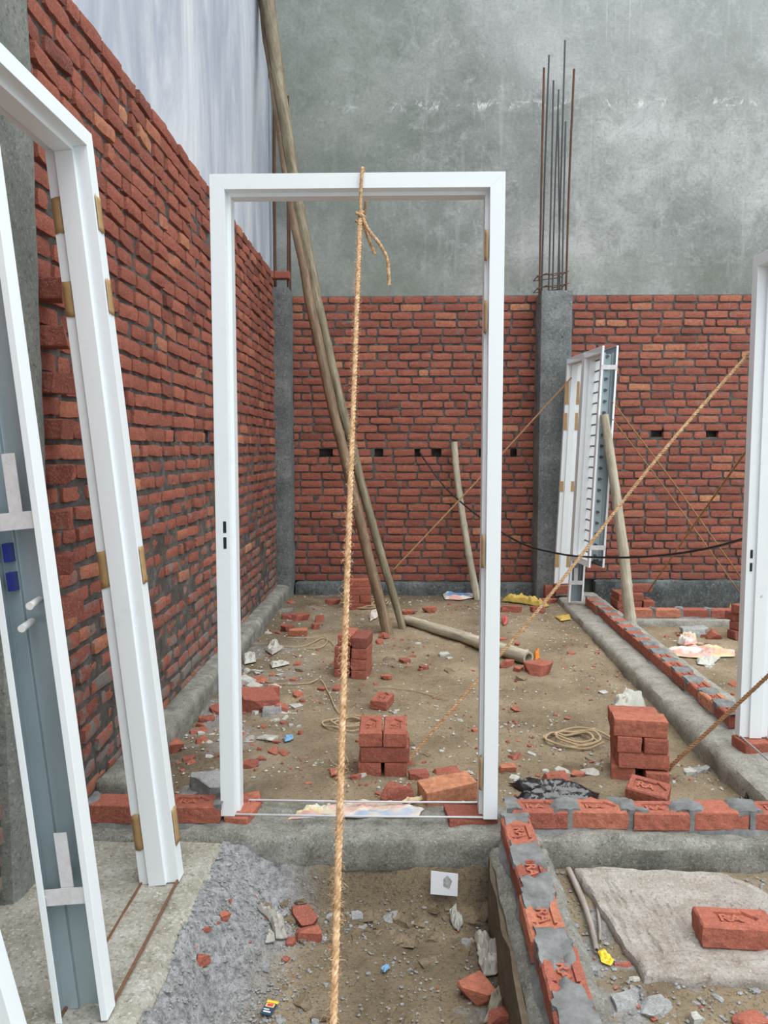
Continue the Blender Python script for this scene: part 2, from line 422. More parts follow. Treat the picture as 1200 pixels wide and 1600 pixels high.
# ------------------------------------------------------------------ rough concrete blocks
def rough_box(name, lo, hi, mat, step=.03, amp=.008, seed=0, parent=None, kind='structure', edge=.012, scale=9):
    """box whose faces are gridded and pushed in and out, worn at the arrises"""
    bm = bmesh.new()
    ax = []
    for i in range(3):
        n = max(1, int(round((hi[i] - lo[i]) / step))); ax.append([lo[i] + (hi[i] - lo[i]) * k / n for k in range(n + 1)])
    vd = {}
    def gv(i, j, k):
        key = (i, j, k)
        if key not in vd: vd[key] = bm.verts.new((ax[0][i], ax[1][j], ax[2][k]))
        return vd[key]
    A, B, C = (len(q) - 1 for q in ax)
    for i in range(A):
        for j in range(B):
            bm.faces.new((gv(i, j, 0), gv(i, j + 1, 0), gv(i + 1, j + 1, 0), gv(i + 1, j, 0)))
            bm.faces.new((gv(i, j, C), gv(i + 1, j, C), gv(i + 1, j + 1, C), gv(i, j + 1, C)))
    for i in range(A):
        for k in range(C):
            bm.faces.new((gv(i, 0, k), gv(i + 1, 0, k), gv(i + 1, 0, k + 1), gv(i, 0, k + 1)))
            bm.faces.new((gv(i, B, k), gv(i, B, k + 1), gv(i + 1, B, k + 1), gv(i + 1, B, k)))
    for j in range(B):
        for k in range(C):
            bm.faces.new((gv(0, j, k), gv(0, j, k + 1), gv(0, j + 1, k + 1), gv(0, j + 1, k)))
            bm.faces.new((gv(A, j, k), gv(A, j + 1, k), gv(A, j + 1, k + 1), gv(A, j, k + 1)))
    P = np.array([v.co[:] for v in bm.verts]); c = (np.array(lo) + np.array(hi)) / 2
    h = (np.array(hi) - np.array(lo)) / 2
    on = np.isclose(np.abs(P - c), h, atol=1e-6)
    sgn = np.sign(P - c) * on; cnt = on.sum(1, keepdims=True)
    n = fbm(P[:, 0] * scale, P[:, 1] * scale, P[:, 2] * scale, 4, seed)[:, None]
    P = P + sgn * (n * amp) - sgn * (cnt >= 2) * edge * (1 + n * .9)
    for v, p in zip(bm.verts, P): v.co = p
    me = bpy.data.meshes.new(name); bm.to_mesh(me); bm.free(); me.materials.append(MATS[mat])
    me.polygons.foreach_set('use_smooth', [True] * len(me.polygons)); me.set_sharp_from_angle(angle=math.radians(38))
    o = bpy.data.objects.new(name, me); COL.objects.link(o)
    if parent is not None: o.parent = parent
    if kind: o['kind'] = kind
    return o

# plinth beams of the building
rough_box('trim_1', (-1.40, 2.85, -.16), (5.6, 3.16, 0.0), 'damp_beam_concrete', .03, .020, 1)                 # cross beam under the middle frame
rough_box('trim_2', (1.56, 3.17, -.25), (2.02, 8.02, 0.0), 'beam_concrete', .035, .016, 2)                     # beam running to the back wall
rough_box('trim_3', (-1.34, 3.17, -.20), (-1.19, 8.0, .07), 'damp_beam_concrete', .03, .014, 3)                  # ledge along the left wall
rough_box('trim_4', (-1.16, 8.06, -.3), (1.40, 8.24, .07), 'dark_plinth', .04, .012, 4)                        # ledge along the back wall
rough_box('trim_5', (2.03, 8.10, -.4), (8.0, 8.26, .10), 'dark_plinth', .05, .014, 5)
rough_box('trim_6', (-1.40, 1.2, -.30), (-.69, 2.85, -.015), 'slab_concrete', .025, .007, 6)                   # apron where the leaning frame stands
rough_box('trim_7', (.335, 1.2, -.35), (.56, 2.84, -.012), 'damp_beam_concrete', .025, .016, 7)                # beam under the near brick row
rough_box('trim_8', (2.04, 6.92, -.30), (8.0, 7.12, -.05), 'beam_concrete', .04, .012, 8)
rough_box('wall_left', (-1.62, -4, -.3), (-1.385, 8.5, 8.6), 'pale_plaster', .5, .004, 9, edge=0)
rough_box('wall_back', (-1.385, 8.30, -.3), (8.0, 8.5, 8.6), 'grey_plaster', .5, .004, 10, edge=0)

# ------------------------------------------------------------------ brickwork
def brickwork(name, org, u, n, length, z0, courses, ch, seed, parent, holes=(), bl=.232, mj=.011, depth=.05, ustart=0.0, jit=1.0, mat='back_wall_brick', thick_below=None):
    """bricks standing proud of a mortar face, each with its own worn outline"""
    rg = np.random.RandomState(seed)
    org = np.array(org, float); u = np.array(u, float); n = np.array(n, float); w = np.array((0, 0, 1.0))
    V = []; Fa = []; T = []
    NI, NJ = 5, 3
    off = 0.0
    for c in range(courses):
        z = z0 + c * ch
        off = (off + .5 + rg.uniform(-.12, .12)) % 1.0
        x = ustart - off * bl
        while x < length:
            L = bl * rg.uniform(.93, 1.04)
            if rg.rand() < .16: L *= .52
            a = max(x + mj / 2, ustart); b = min(x + L - mj / 2, length); x += L
            if b - a < .03: continue
            zb = z + mj * .5 + rg.uniform(-.002, .003); zt = z + ch - mj * .5 + rg.uniform(-.004, .002)
            if thick_below is not None and z < thick_below:
                zt -= .006; zb += .003; a += .003; b -= .003
            skip = False; cut = []
            for (h0, h1, hz0, hz1) in holes:
                if zb < hz1 - .02 and zt > hz0 + .02 and a < h1 and b > h0: cut.append((h0, h1))
            parts = [(a, b)]
            for h0, h1 in cut:
                np_ = []
                for (p, q) in parts:
                    if q <= h0 or p >= h1: np_.append((p, q)); continue
                    if h0 - p > .035: np_.append((p, h0))
                    if q - h1 > .035: np_.append((h1, q))
                parts = np_
            for (a_, b_) in parts:
                tint = np.clip(rg.normal(.48, .20), 0, 1)
                tilt = rg.uniform(-.003, .003) * jit; pr = rg.uniform(-.004, .005) * jit; tw = rg.uniform(-.004, .004) * jit
                base = len(V)
                grid = []
                for j in range(NJ + 1):
                    for i in range(NI + 1):
                        fi = i / NI; fj = j / NJ
                        eb = (i in (0, NI)) or (j in (0, NJ)); ec = (i in (0, NI)) and (j in (0, NJ))
                        uu = a_ + (b_ - a_) * fi; zz = zb + (zt - zb) * fj + tilt * (fi - .5) * 2
                        if i == 0: uu += .003 + abs(rg.normal(0, .0022)) + (.003 if ec else 0)
                        elif i == NI: uu -= .003 + abs(rg.normal(0, .0022)) + (.003 if ec else 0)
                        else: uu += rg.normal(0, .003)
                        if j == 0: zz += .002 + abs(rg.normal(0, .0018)) + (.003 if ec else 0)
                        elif j == NJ: zz -= .002 + abs(rg.normal(0, .0018)) + (.003 if ec else 0)
                        d = pr + tw * (fi - .5) * 2 + rg.normal(0, .0014)
                        d += -.0015 if eb else .0015
                        V.append(org + u * uu + n * d + w * zz)
                # back ring
                ring = [(i, 0) for i in range(NI + 1)] + [(NI, j) for j in range(1, NJ + 1)] + [(i, NJ) for i in range(NI - 1, -1, -1)] + [(0, j) for j in range(NJ - 1, 0, -1)]
                for (i, j) in ring:
                    uu = a_ + (b_ - a_) * i / NI; zz = zb + (zt - zb) * j / NJ + tilt * (i / NI - .5) * 2
                    V.append(org + u * uu - n * depth + w * zz)
                q = lambda i, j: base + j * (NI + 1) + i
                for j in range(NJ):
                    for i in range(NI): Fa.append((q(i, j), q(i + 1, j), q(i + 1, j + 1), q(i, j + 1)))
                rb = base + (NI + 1) * (NJ + 1); m = len(ring)
                for k in range(m):
                    k2 = (k + 1) % m
                    Fa.append((rb + k, rb + k2, q(*ring[k2]), q(*ring[k])))
                T += [tint] * ((NI + 1) * (NJ + 1) + m)
    # winding check
    if np.dot(np.cross(u, w), n) < 0: Fa = [tuple(reversed(f)) for f in Fa]
    o = mesh_obj('brickwork', V, Fa, mat, parent, 30, {'tint': T})
    # mortar face with openings
    st = .022
    nu = int((length - ustart) / st); nz = int(courses * ch / st) + 1
    U = ustart + np.arange(nu + 1) * (length - ustart) / nu; ZZ = z0 + np.arange(nz + 1) * (courses * ch) / nz
    UU, WW = np.meshgrid(U, ZZ)
    D = -.012 + .008 * fbm(UU * 22, WW * 22, seed * 3.1, 4, seed) + .006 * fbm(UU * 3, WW * 3, 0, 2, seed + 4)
    if thick_below is not None: D = D + .008 * (1 - sm(thick_below - .8, thick_below + .3, WW))
    D[-1, :] = -.02
    P = org + UU[..., None] * u + D[..., None] * n + WW[..., None] * w
    id2 = np.arange((nu + 1) * (nz + 1)).reshape(nz + 1, nu + 1)
    cu = (U[:-1] + U[1:]) / 2; cz = (ZZ[:-1] + ZZ[1:]) / 2
    CU, CZ = np.meshgrid(cu, cz); keep = np.ones(CU.shape, bool)
    for (h0, h1, hz0, hz1) in holes: keep &= ~((CU > h0) & (CU < h1) & (CZ > hz0) & (CZ < hz1))
    q = np.stack([id2[:-1, :-1], id2[:-1, 1:], id2[1:, 1:], id2[1:, :-1]], -1)[keep]
    if np.dot(np.cross(u, w), n) < 0: q = q[:, ::-1]
    Vm = list(P.reshape(-1, 3)); Fm = [tuple(r) for r in q]
    def quad(pts):
        b = len(Vm); Vm.extend(pts); Fm.append((b, b + 1, b + 2, b + 3))
    pt = lambda a, z, d: org + u * a + w * z + n * d
    zt = z0 + courses * ch
    quad([pt(ustart, zt, -.02), pt(length, zt, -.02), pt(length, zt, -.12), pt(ustart, zt, -.12)])
    quad([pt(ustart, z0, -.02), pt(ustart, zt, -.02), pt(ustart, zt, -.12), pt(ustart, z0, -.12)])
    quad([pt(length, z0, -.02), pt(length, zt, -.02), pt(length, zt, -.12), pt(length, z0, -.12)])
    for (h0, h1, a0, a1) in holes:
        g = .012
        for pts in ([(h0 - g, a0 - g), (h1 + g, a0 - g)], [(h1 + g, a0 - g), (h1 + g, a1 + g)], [(h1 + g, a1 + g), (h0 - g, a1 + g)], [(h0 - g, a1 + g), (h0 - g, a0 - g)]):
            (p, zp), (r, zr) = pts
            quad([pt(p, zp, -.01), pt(r, zr, -.01), pt(r, zr, -.16), pt(p, zp, -.16)])
        quad([pt(h0 - g, a0 - g, -.115), pt(h1 + g, a0 - g, -.115), pt(h1 + g, a1 + g, -.115), pt(h0 - g, a1 + g, -.115)])
    mesh_obj('mortar', Vm, Fm, 'wall_mortar', parent, True)
    return o

CH = .0838
YB = 8.18
wb = bpy.data.objects['wall_back']; wl = bpy.data.objects['wall_left']
def hole_at(px, py, w=.10):
    p = GY(px, py, YB); zr = .07 + round((p.z - .07 - CH / 2) / CH) * CH
    return (p.x - w / 2, p.x + w / 2, zr - .002, zr + CH)
hb = [hole_at(509, 704, .14), hole_at(592, 704, .09), hole_at(652, 705, .05), hole_at(682, 705, .10), hole_at(751, 706, .05), hole_at(803, 706, .07)]
brickwork('brickwork', (0, YB, 0), (1, 0, 0), (0, -1, 0), 1.40, .07, 36, CH, 11, wb, hb, ustart=-1.17)
hr = [hole_at(1027, 676, .12), hole_at(1113, 676, .12)]
brickwork('brickwork', (0, YB, 0), (1, 0, 0), (0, -1, 0), 8.0, .10, 36, CH * .99, 12, wb, [(a, b, z + .03, z1 + .03) for a, b, z, z1 in hr], ustart=1.68)
XL = -1.325
def hole_l(px, py, w=.12):
    p = GX(px, py, XL); zr = .02 + round((p.z - .02 - CH / 2) / CH) * CH
    return (p.y - w / 2, p.y + w / 2, zr - .002, zr + CH)
brickwork('brickwork', (XL, 0, 0), (0, 1, 0), (1, 0, 0), 8.02, .02, 39, CH, 13, wl, [hole_l(273, 690, .07), hole_l(325, 692, .09)], ustart=2.76, mat='left_wall_brick', jit=1.9, thick_below=1.45)
brickwork('brickwork', (XL, 0, 0), (0, 1, 0), (1, 0, 0), 2.42, .02, 39, CH, 14, wl, [], ustart=-.6, mat='left_wall_brick', jit=1.5, thick_below=1.45)

# ------------------------------------------------------------------ single bricks
def brick_verts(L=.228, Wd=.108, H=.073, seed=0, frog=False):
    """worn brick, base at z=0, centre at origin; frog = recessed arrow-shaped panel in the top"""
    rg = np.random.RandomState(seed)
    bm = bmesh.new()
    if frog:
        hx, hy = L / 2 - .006, Wd / 2 - .006
        n = 14
        def loop(pts, z): return [bm.verts.new((x, y, z)) for x, y in pts]
        outer = []
        for k in range(8): outer.append((-hx + 2 * hx * k / 8, -hy))
        for k in range(4): outer.append((hx, -hy + 2 * hy * k / 4))
        for k in range(8): outer.append((hx - 2 * hx * k / 8, hy))
        for k in range(4): outer.append((-hx, hy - 2 * hy * k / 4))
        frogp = [(-.060, -.026), (.030, -.026), (.030, -.040), (.078, .002), (.030, .040), (.030, .028), (-.060, .028)]
        top = loop(outer, H); inn = loop(frogp, H - .001); bot = loop([(x * .95, y * .93) for x, y in frogp], H - .010)
        e = []
        for lp in (top, inn):
            for i in range(len(lp)): e.append(bm.edges.new((lp[i], lp[(i + 1) % len(lp)])))
        bmesh.ops.triangle_fill(bm, use_beauty=True, use_dissolve=False, edges=e)
        for i in range(7): bm.faces.new((inn[i], bot[i], bot[(i + 1) % 7], inn[(i + 1) % 7]))
        bm.faces.new(bot)
        levels = [(H - .006, 1, .006), (H * .66, 1, .0065), (H * .33, 1, .006), (.006, 1, .006), (0, 0, 0)]
        prev = top
        for z, g, gr in levels:
            sx_ = (hx + gr) / hx; sy_ = (hy + gr) / hy
            ring = loop([(x * sx_ + (0 if z in (0,) else rg.normal(0, .0009)), y * sy_ + (0 if z in (0,) else rg.normal(0, .0009))) for x, y in outer], z)
            for i in range(len(ring)): bm.faces.new((prev[i], ring[i], ring[(i + 1) % len(ring)], prev[(i + 1) % len(ring)]))
            prev = ring
        bm.faces.new(list(reversed(prev)))
        bmesh.ops.recalc_face_normals(bm, faces=bm.faces)
    else:
        bmesh.ops.create_cube(bm, size=1)
        for v in bm.verts: v.co = Vector((v.co.x * L, v.co.y * Wd, (v.co.z + .5) * H))
        for v in bm.verts: v.co += Vector((rg.normal(0, .0022), rg.normal(0, .0022), 0))
        bmesh.ops.bevel(bm, geom=bm.edges[:], offset=.006, segments=2, profile=.6, affect='EDGES')
        bmesh.ops.subdivide_edges(bm, edges=[e for e in bm.edges if e.calc_length() > .05], cuts=5, use_grid_fill=True)
        P = np.array([v.co[:] for v in bm.verts])
        d = fbm(P[:, 0] * 40 + seed, P[:, 1] * 40, P[:, 2] * 40, 3, seed) * .0030
        c = np.array((0, 0, H / 2)); dirn = (P - c) / np.array((L, Wd, H)); dirn /= np.linalg.norm(dirn, axis=1, keepdims=True)
        P2 = P + dirn * d[:, None]
        P2[:, 2] = np.maximum(P2[:, 2], 0)
        for v, p in zip(bm.verts, P2): v.co = p
    return bm
def bm_obj(name, bm, mat, tint=None, smooth=False, parent=None):
    me = bpy.data.meshes.new(name); bm.to_mesh(me); bm.free(); me.materials.append(MATS[mat])
    if smooth: me.polygons.foreach_set('use_smooth', [True] * len(me.polygons)); me.set_sharp_from_angle(angle=math.radians(32))
    if tint is not None:
        at = me.attributes.new('tint', 'FLOAT', 'POINT'); at.data.foreach_set('value', np.full(len(me.vertices), tint, np.float32))
    o = bpy.data.objects.new(name, me); COL.objects.link(o)
    if parent is not None: o.parent = parent
    return o
def letters_mesh(txt, size, depth, mat):
    cu = bpy.data.curves.new('lettering', 'FONT'); cu.body = txt; cu.size = size; cu.extrude = depth; cu.align_x = 'CENTER'; cu.align_y = 'CENTER'
    cu.offset = .0012
    to = bpy.data.objects.new('lettering', cu); COL.objects.link(to)
    dg = bpy.context.evaluated_depsgraph_get()
    me = bpy.data.meshes.new_from_object(to.evaluated_get(dg)); bpy.data.objects.remove(to)
    me.materials.clear(); me.materials.append(MATS[mat])
    at = me.attributes.new('tint', 'FLOAT', 'POINT'); at.data.foreach_set('value', np.full(len(me.vertices), .72, np.float32))
    return me
LET = letters_mesh('RA', .050, .004, 'loose_brick')
BRX = {}
def make_brick(loc, rz, label, L=.228, Wd=.108, H=.073, tint=.5, frog=False, group=None, tilt=(0, 0), flip=0):
    key = rnd.randint(0, 9999)
    if frog:
        o = empty('brick', loc, (tilt[0], tilt[1], rz), label, 'brick', group)
        bm_obj('brick_body', brick_verts(L, Wd, H, key, True), 'loose_brick', tint, False, o)
        l = bpy.data.objects.new('stamped_letters', LET); COL.objects.link(l); l.parent = o
        l.location = (-.012, 0, H - .0075); l.rotation_euler = (0, 0, flip)
        l.scale = (1.15, 1.0, 1)
        return o
    o = bm_obj('brick', brick_verts(L, Wd, H, key), 'loose_brick', tint, True)
    o.location = loc; o.rotation_euler = (tilt[0], tilt[1], rz)
    return setp(o, label, 'brick', group)

# low walls one brick high: the bricks of a course stay one mesh, with the mortar bed as another
def low_wall(name, p0, p1, z, label, n, frogs=(), seed=0, mortar=.1, width=.112):
    p0 = Vector(p0); p1 = Vector(p1); d = (p1 - p0); Ln = d.length; ang = math.atan2(d.y, d.x)
    root = empty('low_brick_wall', (p0.x, p0.y, z), (0, 0, ang), label, 'low wall')
    rg = random.Random(seed)
    V = []; Fa = []; T = []; step = Ln / n; LV = []; LF = []
    for i in range(n):
        bm = brick_verts(step - .020, width, .074, seed * 50 + i, i in frogs)
        bm.verts.ensure_lookup_table(); base = len(V)
        cx = (i + .5) * step; oy = rg.uniform(-.006, .006); rz = rg.uniform(-.02, .02); t = min(1, max(0, rg.gauss(.58, .16)))
        Mx = Matrix.Translation((cx, oy, .006)) @ Matrix.Rotation(rz, 4, 'Z')
        for v in bm.verts: V.append(Mx @ v.co); T.append(t)
        bm.verts.index_update()
        for f in bm.faces: Fa.append(tuple(base + v.index for v in f.verts))
        bm.free()
        if i in frogs:
            LV.append(Mx @ Matrix.Translation((-.012, 0, .0665)) @ Matrix.Scale(1.15, 4, (1, 0, 0)))
    bc = mesh_obj('brick_course', V, Fa, 'loose_brick', root, False, {'tint': T})
    for M2 in LV:
        l = bpy.data.objects.new('stamped_letters', LET); COL.objects.link(l); l.parent = bc; l.matrix_local = M2
    # mortar: a lumpy sheet that surfaces in dabs over the joints and hangs out of them at the sides
    st = .008
    U = np.arange(-.01, Ln + .01, st); S = np.linspace(-width / 2 - .008, width / 2 + .008, 17)
    UU, SS = np.meshgrid(U, S)
    jd = np.abs(((UU / step + .5) % 1.0) - .5) * step                       # distance to the nearest joint
    nz = fbm(UU * 9 + seed * 5, SS * 14, 0, 3, seed + 3)
    dab = .062 * (1 + .9 * nz) * mortar / .1
    hgt = .010 * sm(-.02, .02, dab - jd) * (1 + .4 * nz) + .0025 * fbm(UU * 60, SS * 60, 0, 3, seed)
    top = .080 + hgt - .014 * (1 - sm(-.025, .0, dab - jd))
    sidef = np.abs(SS) > width / 2 - .002
    prof = np.where(sidef & (jd < .012 + .004 * nz), top - .004, top)
    prof = np.where(sidef & (jd >= .012 + .004 * nz), top - .03, prof)
    over = dab - jd
    vis = sm(-.006, .004, over)
    lim = np.where(jd < .012, width / 2 - .002, width / 2 - .012 + .015 * vis * sm(-.2, .3, nz))
    SP = np.sign(SS) * np.minimum(np.abs(SS), lim)
    prof = top - np.where(np.abs(SS) > width / 2, .020, 0) - (1 - vis) * .004
    Vm = [Vector((a_, b_, c_)) for a_, b_, c_ in zip(UU.ravel(), SP.ravel(), prof.ravel())]
    m, k = UU.shape; ii = np.arange(m * k).reshape(m, k)
    Fm = [tuple(q) for q in np.stack([ii[:-1, :-1].ravel(), ii[:-1, 1:].ravel(), ii[1:, 1:].ravel(), ii[1:, :-1].ravel()], 1)]
    # joint fillings and bed
    mb = MB(); mb.v = Vm; mb.f = Fm
    for i in range(1, n):
        mb.box((i * step - .011, -width / 2 + .003, 0), (i * step + .011, width / 2 - .003, .080))
    ub = np.linspace(0, Ln, int(Ln / .02) + 2)
    for sgn in (-1, 1):
        lo = []; hi = []
        for q in ub:
            e = width / 2 + .010 + .016 * float(vn(q * 14, seed, sgn + 3, 8)); lo.append((q, sgn * e, -.012)); hi.append((q, sgn * (width / 2 - .006), .012 + .006 * float(vn(q * 22, seed + 4, sgn, 5))))
        b = len(mb.v); mb.v += lo + hi; L2 = len(ub)
        for q in range(L2 - 1):
            f = (b + q, b + q + 1, b + L2 + q + 1, b + L2 + q); mb.f.append(f if sgn < 0 else tuple(reversed(f)))
    mb.obj('mortar_bed', 'fresh_mortar', root, True)
    return root
low_wall('w', (.42, 2.975, 0), (5.4, 2.975, 0), 0.0, 'low red brick wall with wet grey mortar crossing right of the central frame', 21, (0, 1, 2, 4, 6, 8), 3, .085)
low_wall('w', (.435, 2.875, 0), (.435, 1.35, 0), 0.0, 'near brick row with stamped tops under thick wet mortar dabs, coming towards the camera', 6, (0, 1, 2, 3, 4), 5, .13)
low_wall('w', (1.80, 7.30, 0), (1.79, 4.02, 0), 0.0, 'long brick row on the concrete beam running back to the double frame', 15, tuple(range(9, 15)), 8, .075)
low_wall('w', (2.04, 7.02, 0), (7.6, 7.02, 0), -.05, 'distant low brick wall crossing in front of the dark back plinth on the right', 22, (), 9, .05)
low_wall('w', (-1.26, 2.975, 0), (-.72, 2.975, 0), 0.0, 'short brick row at floor level between left wall and central frame', 2, (1,), 10, .05)

# broken ends of bricks left standing out of the left wall for a cross wall
for k, pc in enumerate([12, 14, 16, 18, 20, 22, 24, 10]):
    z = .02 + pc * CH
    rg = random.Random(k)
    bm = brick_verts(.15 + rg.uniform(-.01, .02), .105, .074, 70 + k)
    bmesh.ops.bisect_plane(bm, geom=bm.verts[:] + bm.edges[:] + bm.faces[:], plane_co=(.058, 0, .04), plane_no=(1, rg.uniform(-.6, .6), rg.uniform(-.5, .4)), clear_outer=True)
    bmesh.ops.holes_fill(bm, edges=[e for e in bm.edges if e.is_boundary])
    o = bm_obj('projecting_brick', bm, 'left_wall_brick', rg.uniform(.2, .5), False, wl)
    o.location = (-1.30, 2.835 + rg.uniform(-.01, .01), z + .004); o.rotation_euler = (0, 0, rg.uniform(-.08, .08))

# ------------------------------------------------------------------ columns
def column(lo, hi, mat, label, bars, group=None, ties=()):
    root = empty('concrete_column', ((lo[0] + hi[0]) / 2, (lo[1] + hi[1]) / 2, lo[2]), (0, 0, 0), label, 'column')
    root['kind'] = 'structure'
    o = rough_box('shaft', lo, hi, mat, .045, .010, int(abs(lo[0] * 77)) + 3, root, None, .010, 6)
    o.matrix_parent_inverse = Matrix.Translation((-(lo[0] + hi[0]) / 2, -(lo[1] + hi[1]) / 2, -lo[2]))
    inv = o.matrix_parent_inverse
    for (pts, r, m) in bars:
        b = MB().tube(pts, r, 8).obj('rebar', m, root, True); b.matrix_parent_inverse = inv
    for pts, r in ties:
        b = MB().tube(pts, r, 6).obj('stirrup', 'rusty_rebar', root, True); b.matrix_parent_inverse = inv
    return root
def vbar(px_b, py_b, px_t, py_t, y, m, r=.007):
    b = GY(px_b, py_b, y); t = GY(px_t, py_t, y); mid = b.lerp(t, .5) + Vector((rnd.uniform(-.008, .008), 0, 0))
    b.z -= .08
    return (spline([b, mid, t], 12), r, m)
bars = [vbar(843, 462, 850, 106, 7.94, 'rusty_rebar', .011), vbar(846, 462, 858, 86, 8.02, 'dark_rebar', .009), vbar(857, 462, 865, 126, 7.94, 'dark_rebar', .009),
        vbar(863, 462, 873, 140, 8.06, 'dark_rebar', .008), vbar(871, 462, 883, 63, 8.02, 'dark_rebar', .009), vbar(878, 462, 884, 190, 7.94, 'dark_rebar', .009),
        vbar(884, 462, 897, 108, 7.96, 'rusty_rebar', .011), vbar(875, 462, 872, 160, 8.10, 'dark_rebar', .008)]
ties = []
for py in (447, 428):
    a_ = GY(840, py + 3, 7.91); b_ = GY(884, py - 3, 7.91)
    ties.append(([a_, b_, b_ + Vector((0, .24, 0)), a_ + Vector((0, .24, 0)), a_, a_ + Vector((.02, .03, -.03))], .005))
    ties.append(([a_ + Vector((-.02, 0, -.02)), a_.lerp(b_, .3) + Vector((0, -.01, .01)), a_.lerp(b_, .6) + Vector((0, .0, -.02)), b_ + Vector((.03, 0, .01))], .005))
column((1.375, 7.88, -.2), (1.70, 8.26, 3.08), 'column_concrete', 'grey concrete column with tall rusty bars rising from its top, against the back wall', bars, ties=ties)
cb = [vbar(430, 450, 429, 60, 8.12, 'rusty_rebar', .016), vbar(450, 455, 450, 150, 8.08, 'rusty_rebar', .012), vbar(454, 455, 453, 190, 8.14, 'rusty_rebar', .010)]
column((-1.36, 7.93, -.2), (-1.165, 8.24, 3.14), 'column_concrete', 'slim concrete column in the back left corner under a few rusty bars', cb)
o = rough_box('wall_column', (-1.40, 2.40, -.3), (-1.285, 2.765, 8.4), 'near_column_concrete', .05, .006, 33)
o.name = 'trim_9'
c0 = GY(441, 441, 8.0)
make_brick((c0.x, 8.02, 3.225), 0, 'single brick lying on top of the corner column', L=.15, tint=.5)

# ------------------------------------------------------------------ pressed steel frames
PROF = [(0, .018), (0, 0), (.056, 0), (.056, .044), (.070, .044), (.070, .104), (.056, .104), (.056, .140), (0, .140), (0, .122)]   # (towards opening, through the wall)
TH = .0022
def prof_inner(P):
    out = []
    n = len(P)
    for i in range(n):
        p = Vector(P[i]); 
        d0 = (p - Vector(P[i - 1])).normalized() if i > 0 else None
        d1 = (Vector(P[i + 1]) - p).normalized() if i < n - 1 else None
        if d0 is None: d0 = d1
        if d1 is None: d1 = d0
        n0 = Vector((-d0.y, d0.x)); n1 = Vector((-d1.y, d1.x))
        m = (n0 + n1); m = m / max(.2, m.dot(n0))
        out.append(p + m * TH)
    return [tuple(q) for q in out]
PIN = prof_inner(PROF)
def sweep(fn0, fn1, name, parent, steps=1):
    """one mitred length of channel; painted outside, zinc inside"""
    n = len(PROF); V = []; Fa = []; fm = []
    for P in (PROF, PIN):
        for fn in (fn0, fn1):
            V += [fn(v, u) for v, u in P]
    for i in range(n - 1):
        Fa.append((i, i + 1, n + i + 1, n + i)); fm.append(0)
        Fa.append((2 * n + i, 3 * n + i, 3 * n + i + 1, 2 * n + i + 1)); fm.append(1)
        Fa.append((i, 2 * n + i, 2 * n + i + 1, i + 1)); fm.append(0)
        Fa.append((n + i, n + i + 1, 3 * n + i + 1, 3 * n + i)); fm.append(0)
    for e in (0, n - 1):
        Fa.append((e, n + e, 3 * n + e, 2 * n + e)); fm.append(0)
    o = mesh_obj(name, V, Fa, None, parent, False, None, ['white_paint', 'zinc_sheet'], fm)
    bm = bmesh.new(); bm.from_mesh(o.data); bmesh.ops.recalc_face_normals(bm, faces=bm.faces); bm.to_mesh(o.data); bm.free()
    b = o.modifiers.new('bevel', 'BEVEL'); b.width = .0018; b.segments = 2; b.limit_method = 'ANGLE'; b.angle_limit = R_(40)
    return o
def tape(parent, v0, v1, u, z0, z1, side, xw, curl=0, face='front'):
    """strip of brown tape on the jamb; local coords of the frame. face front = on the wide face"""
    s = side; rg = random.Random(int((z0 + xw + u) * 1000))
    n = 8; V = []; Fa = []
    for i in range(n + 1):
        z = z0 + (z1 - z0) * i / n
        for k in range(4):
            f = k / 3
            if face == 'front': x = s * (-xw / 2 + v0 + (v1 - v0) * f); y = u
            else: x = s * (-xw / 2 + v0); y = u + (v1 - u) * f
            off = .0015 + (curl * (abs(f - .5) * 2) ** 2 + rg.uniform(0, .0015))
            if face == 'front': y += -off if u < .07 else off
            else: x += s * off
            V.append((x, y, z + rg.uniform(-.003, .003)))
    for i in range(n):
        for k in range(3): a_ = i * 4 + k; Fa.append((a_, a_ + 1, a_ + 5, a_ + 4))
    o = mesh_obj('tape_strip', V, Fa, 'brown_tape', parent, True)
    m = o.modifiers.new('solid', 'SOLIDIFY'); m.thickness = .0012
    return o
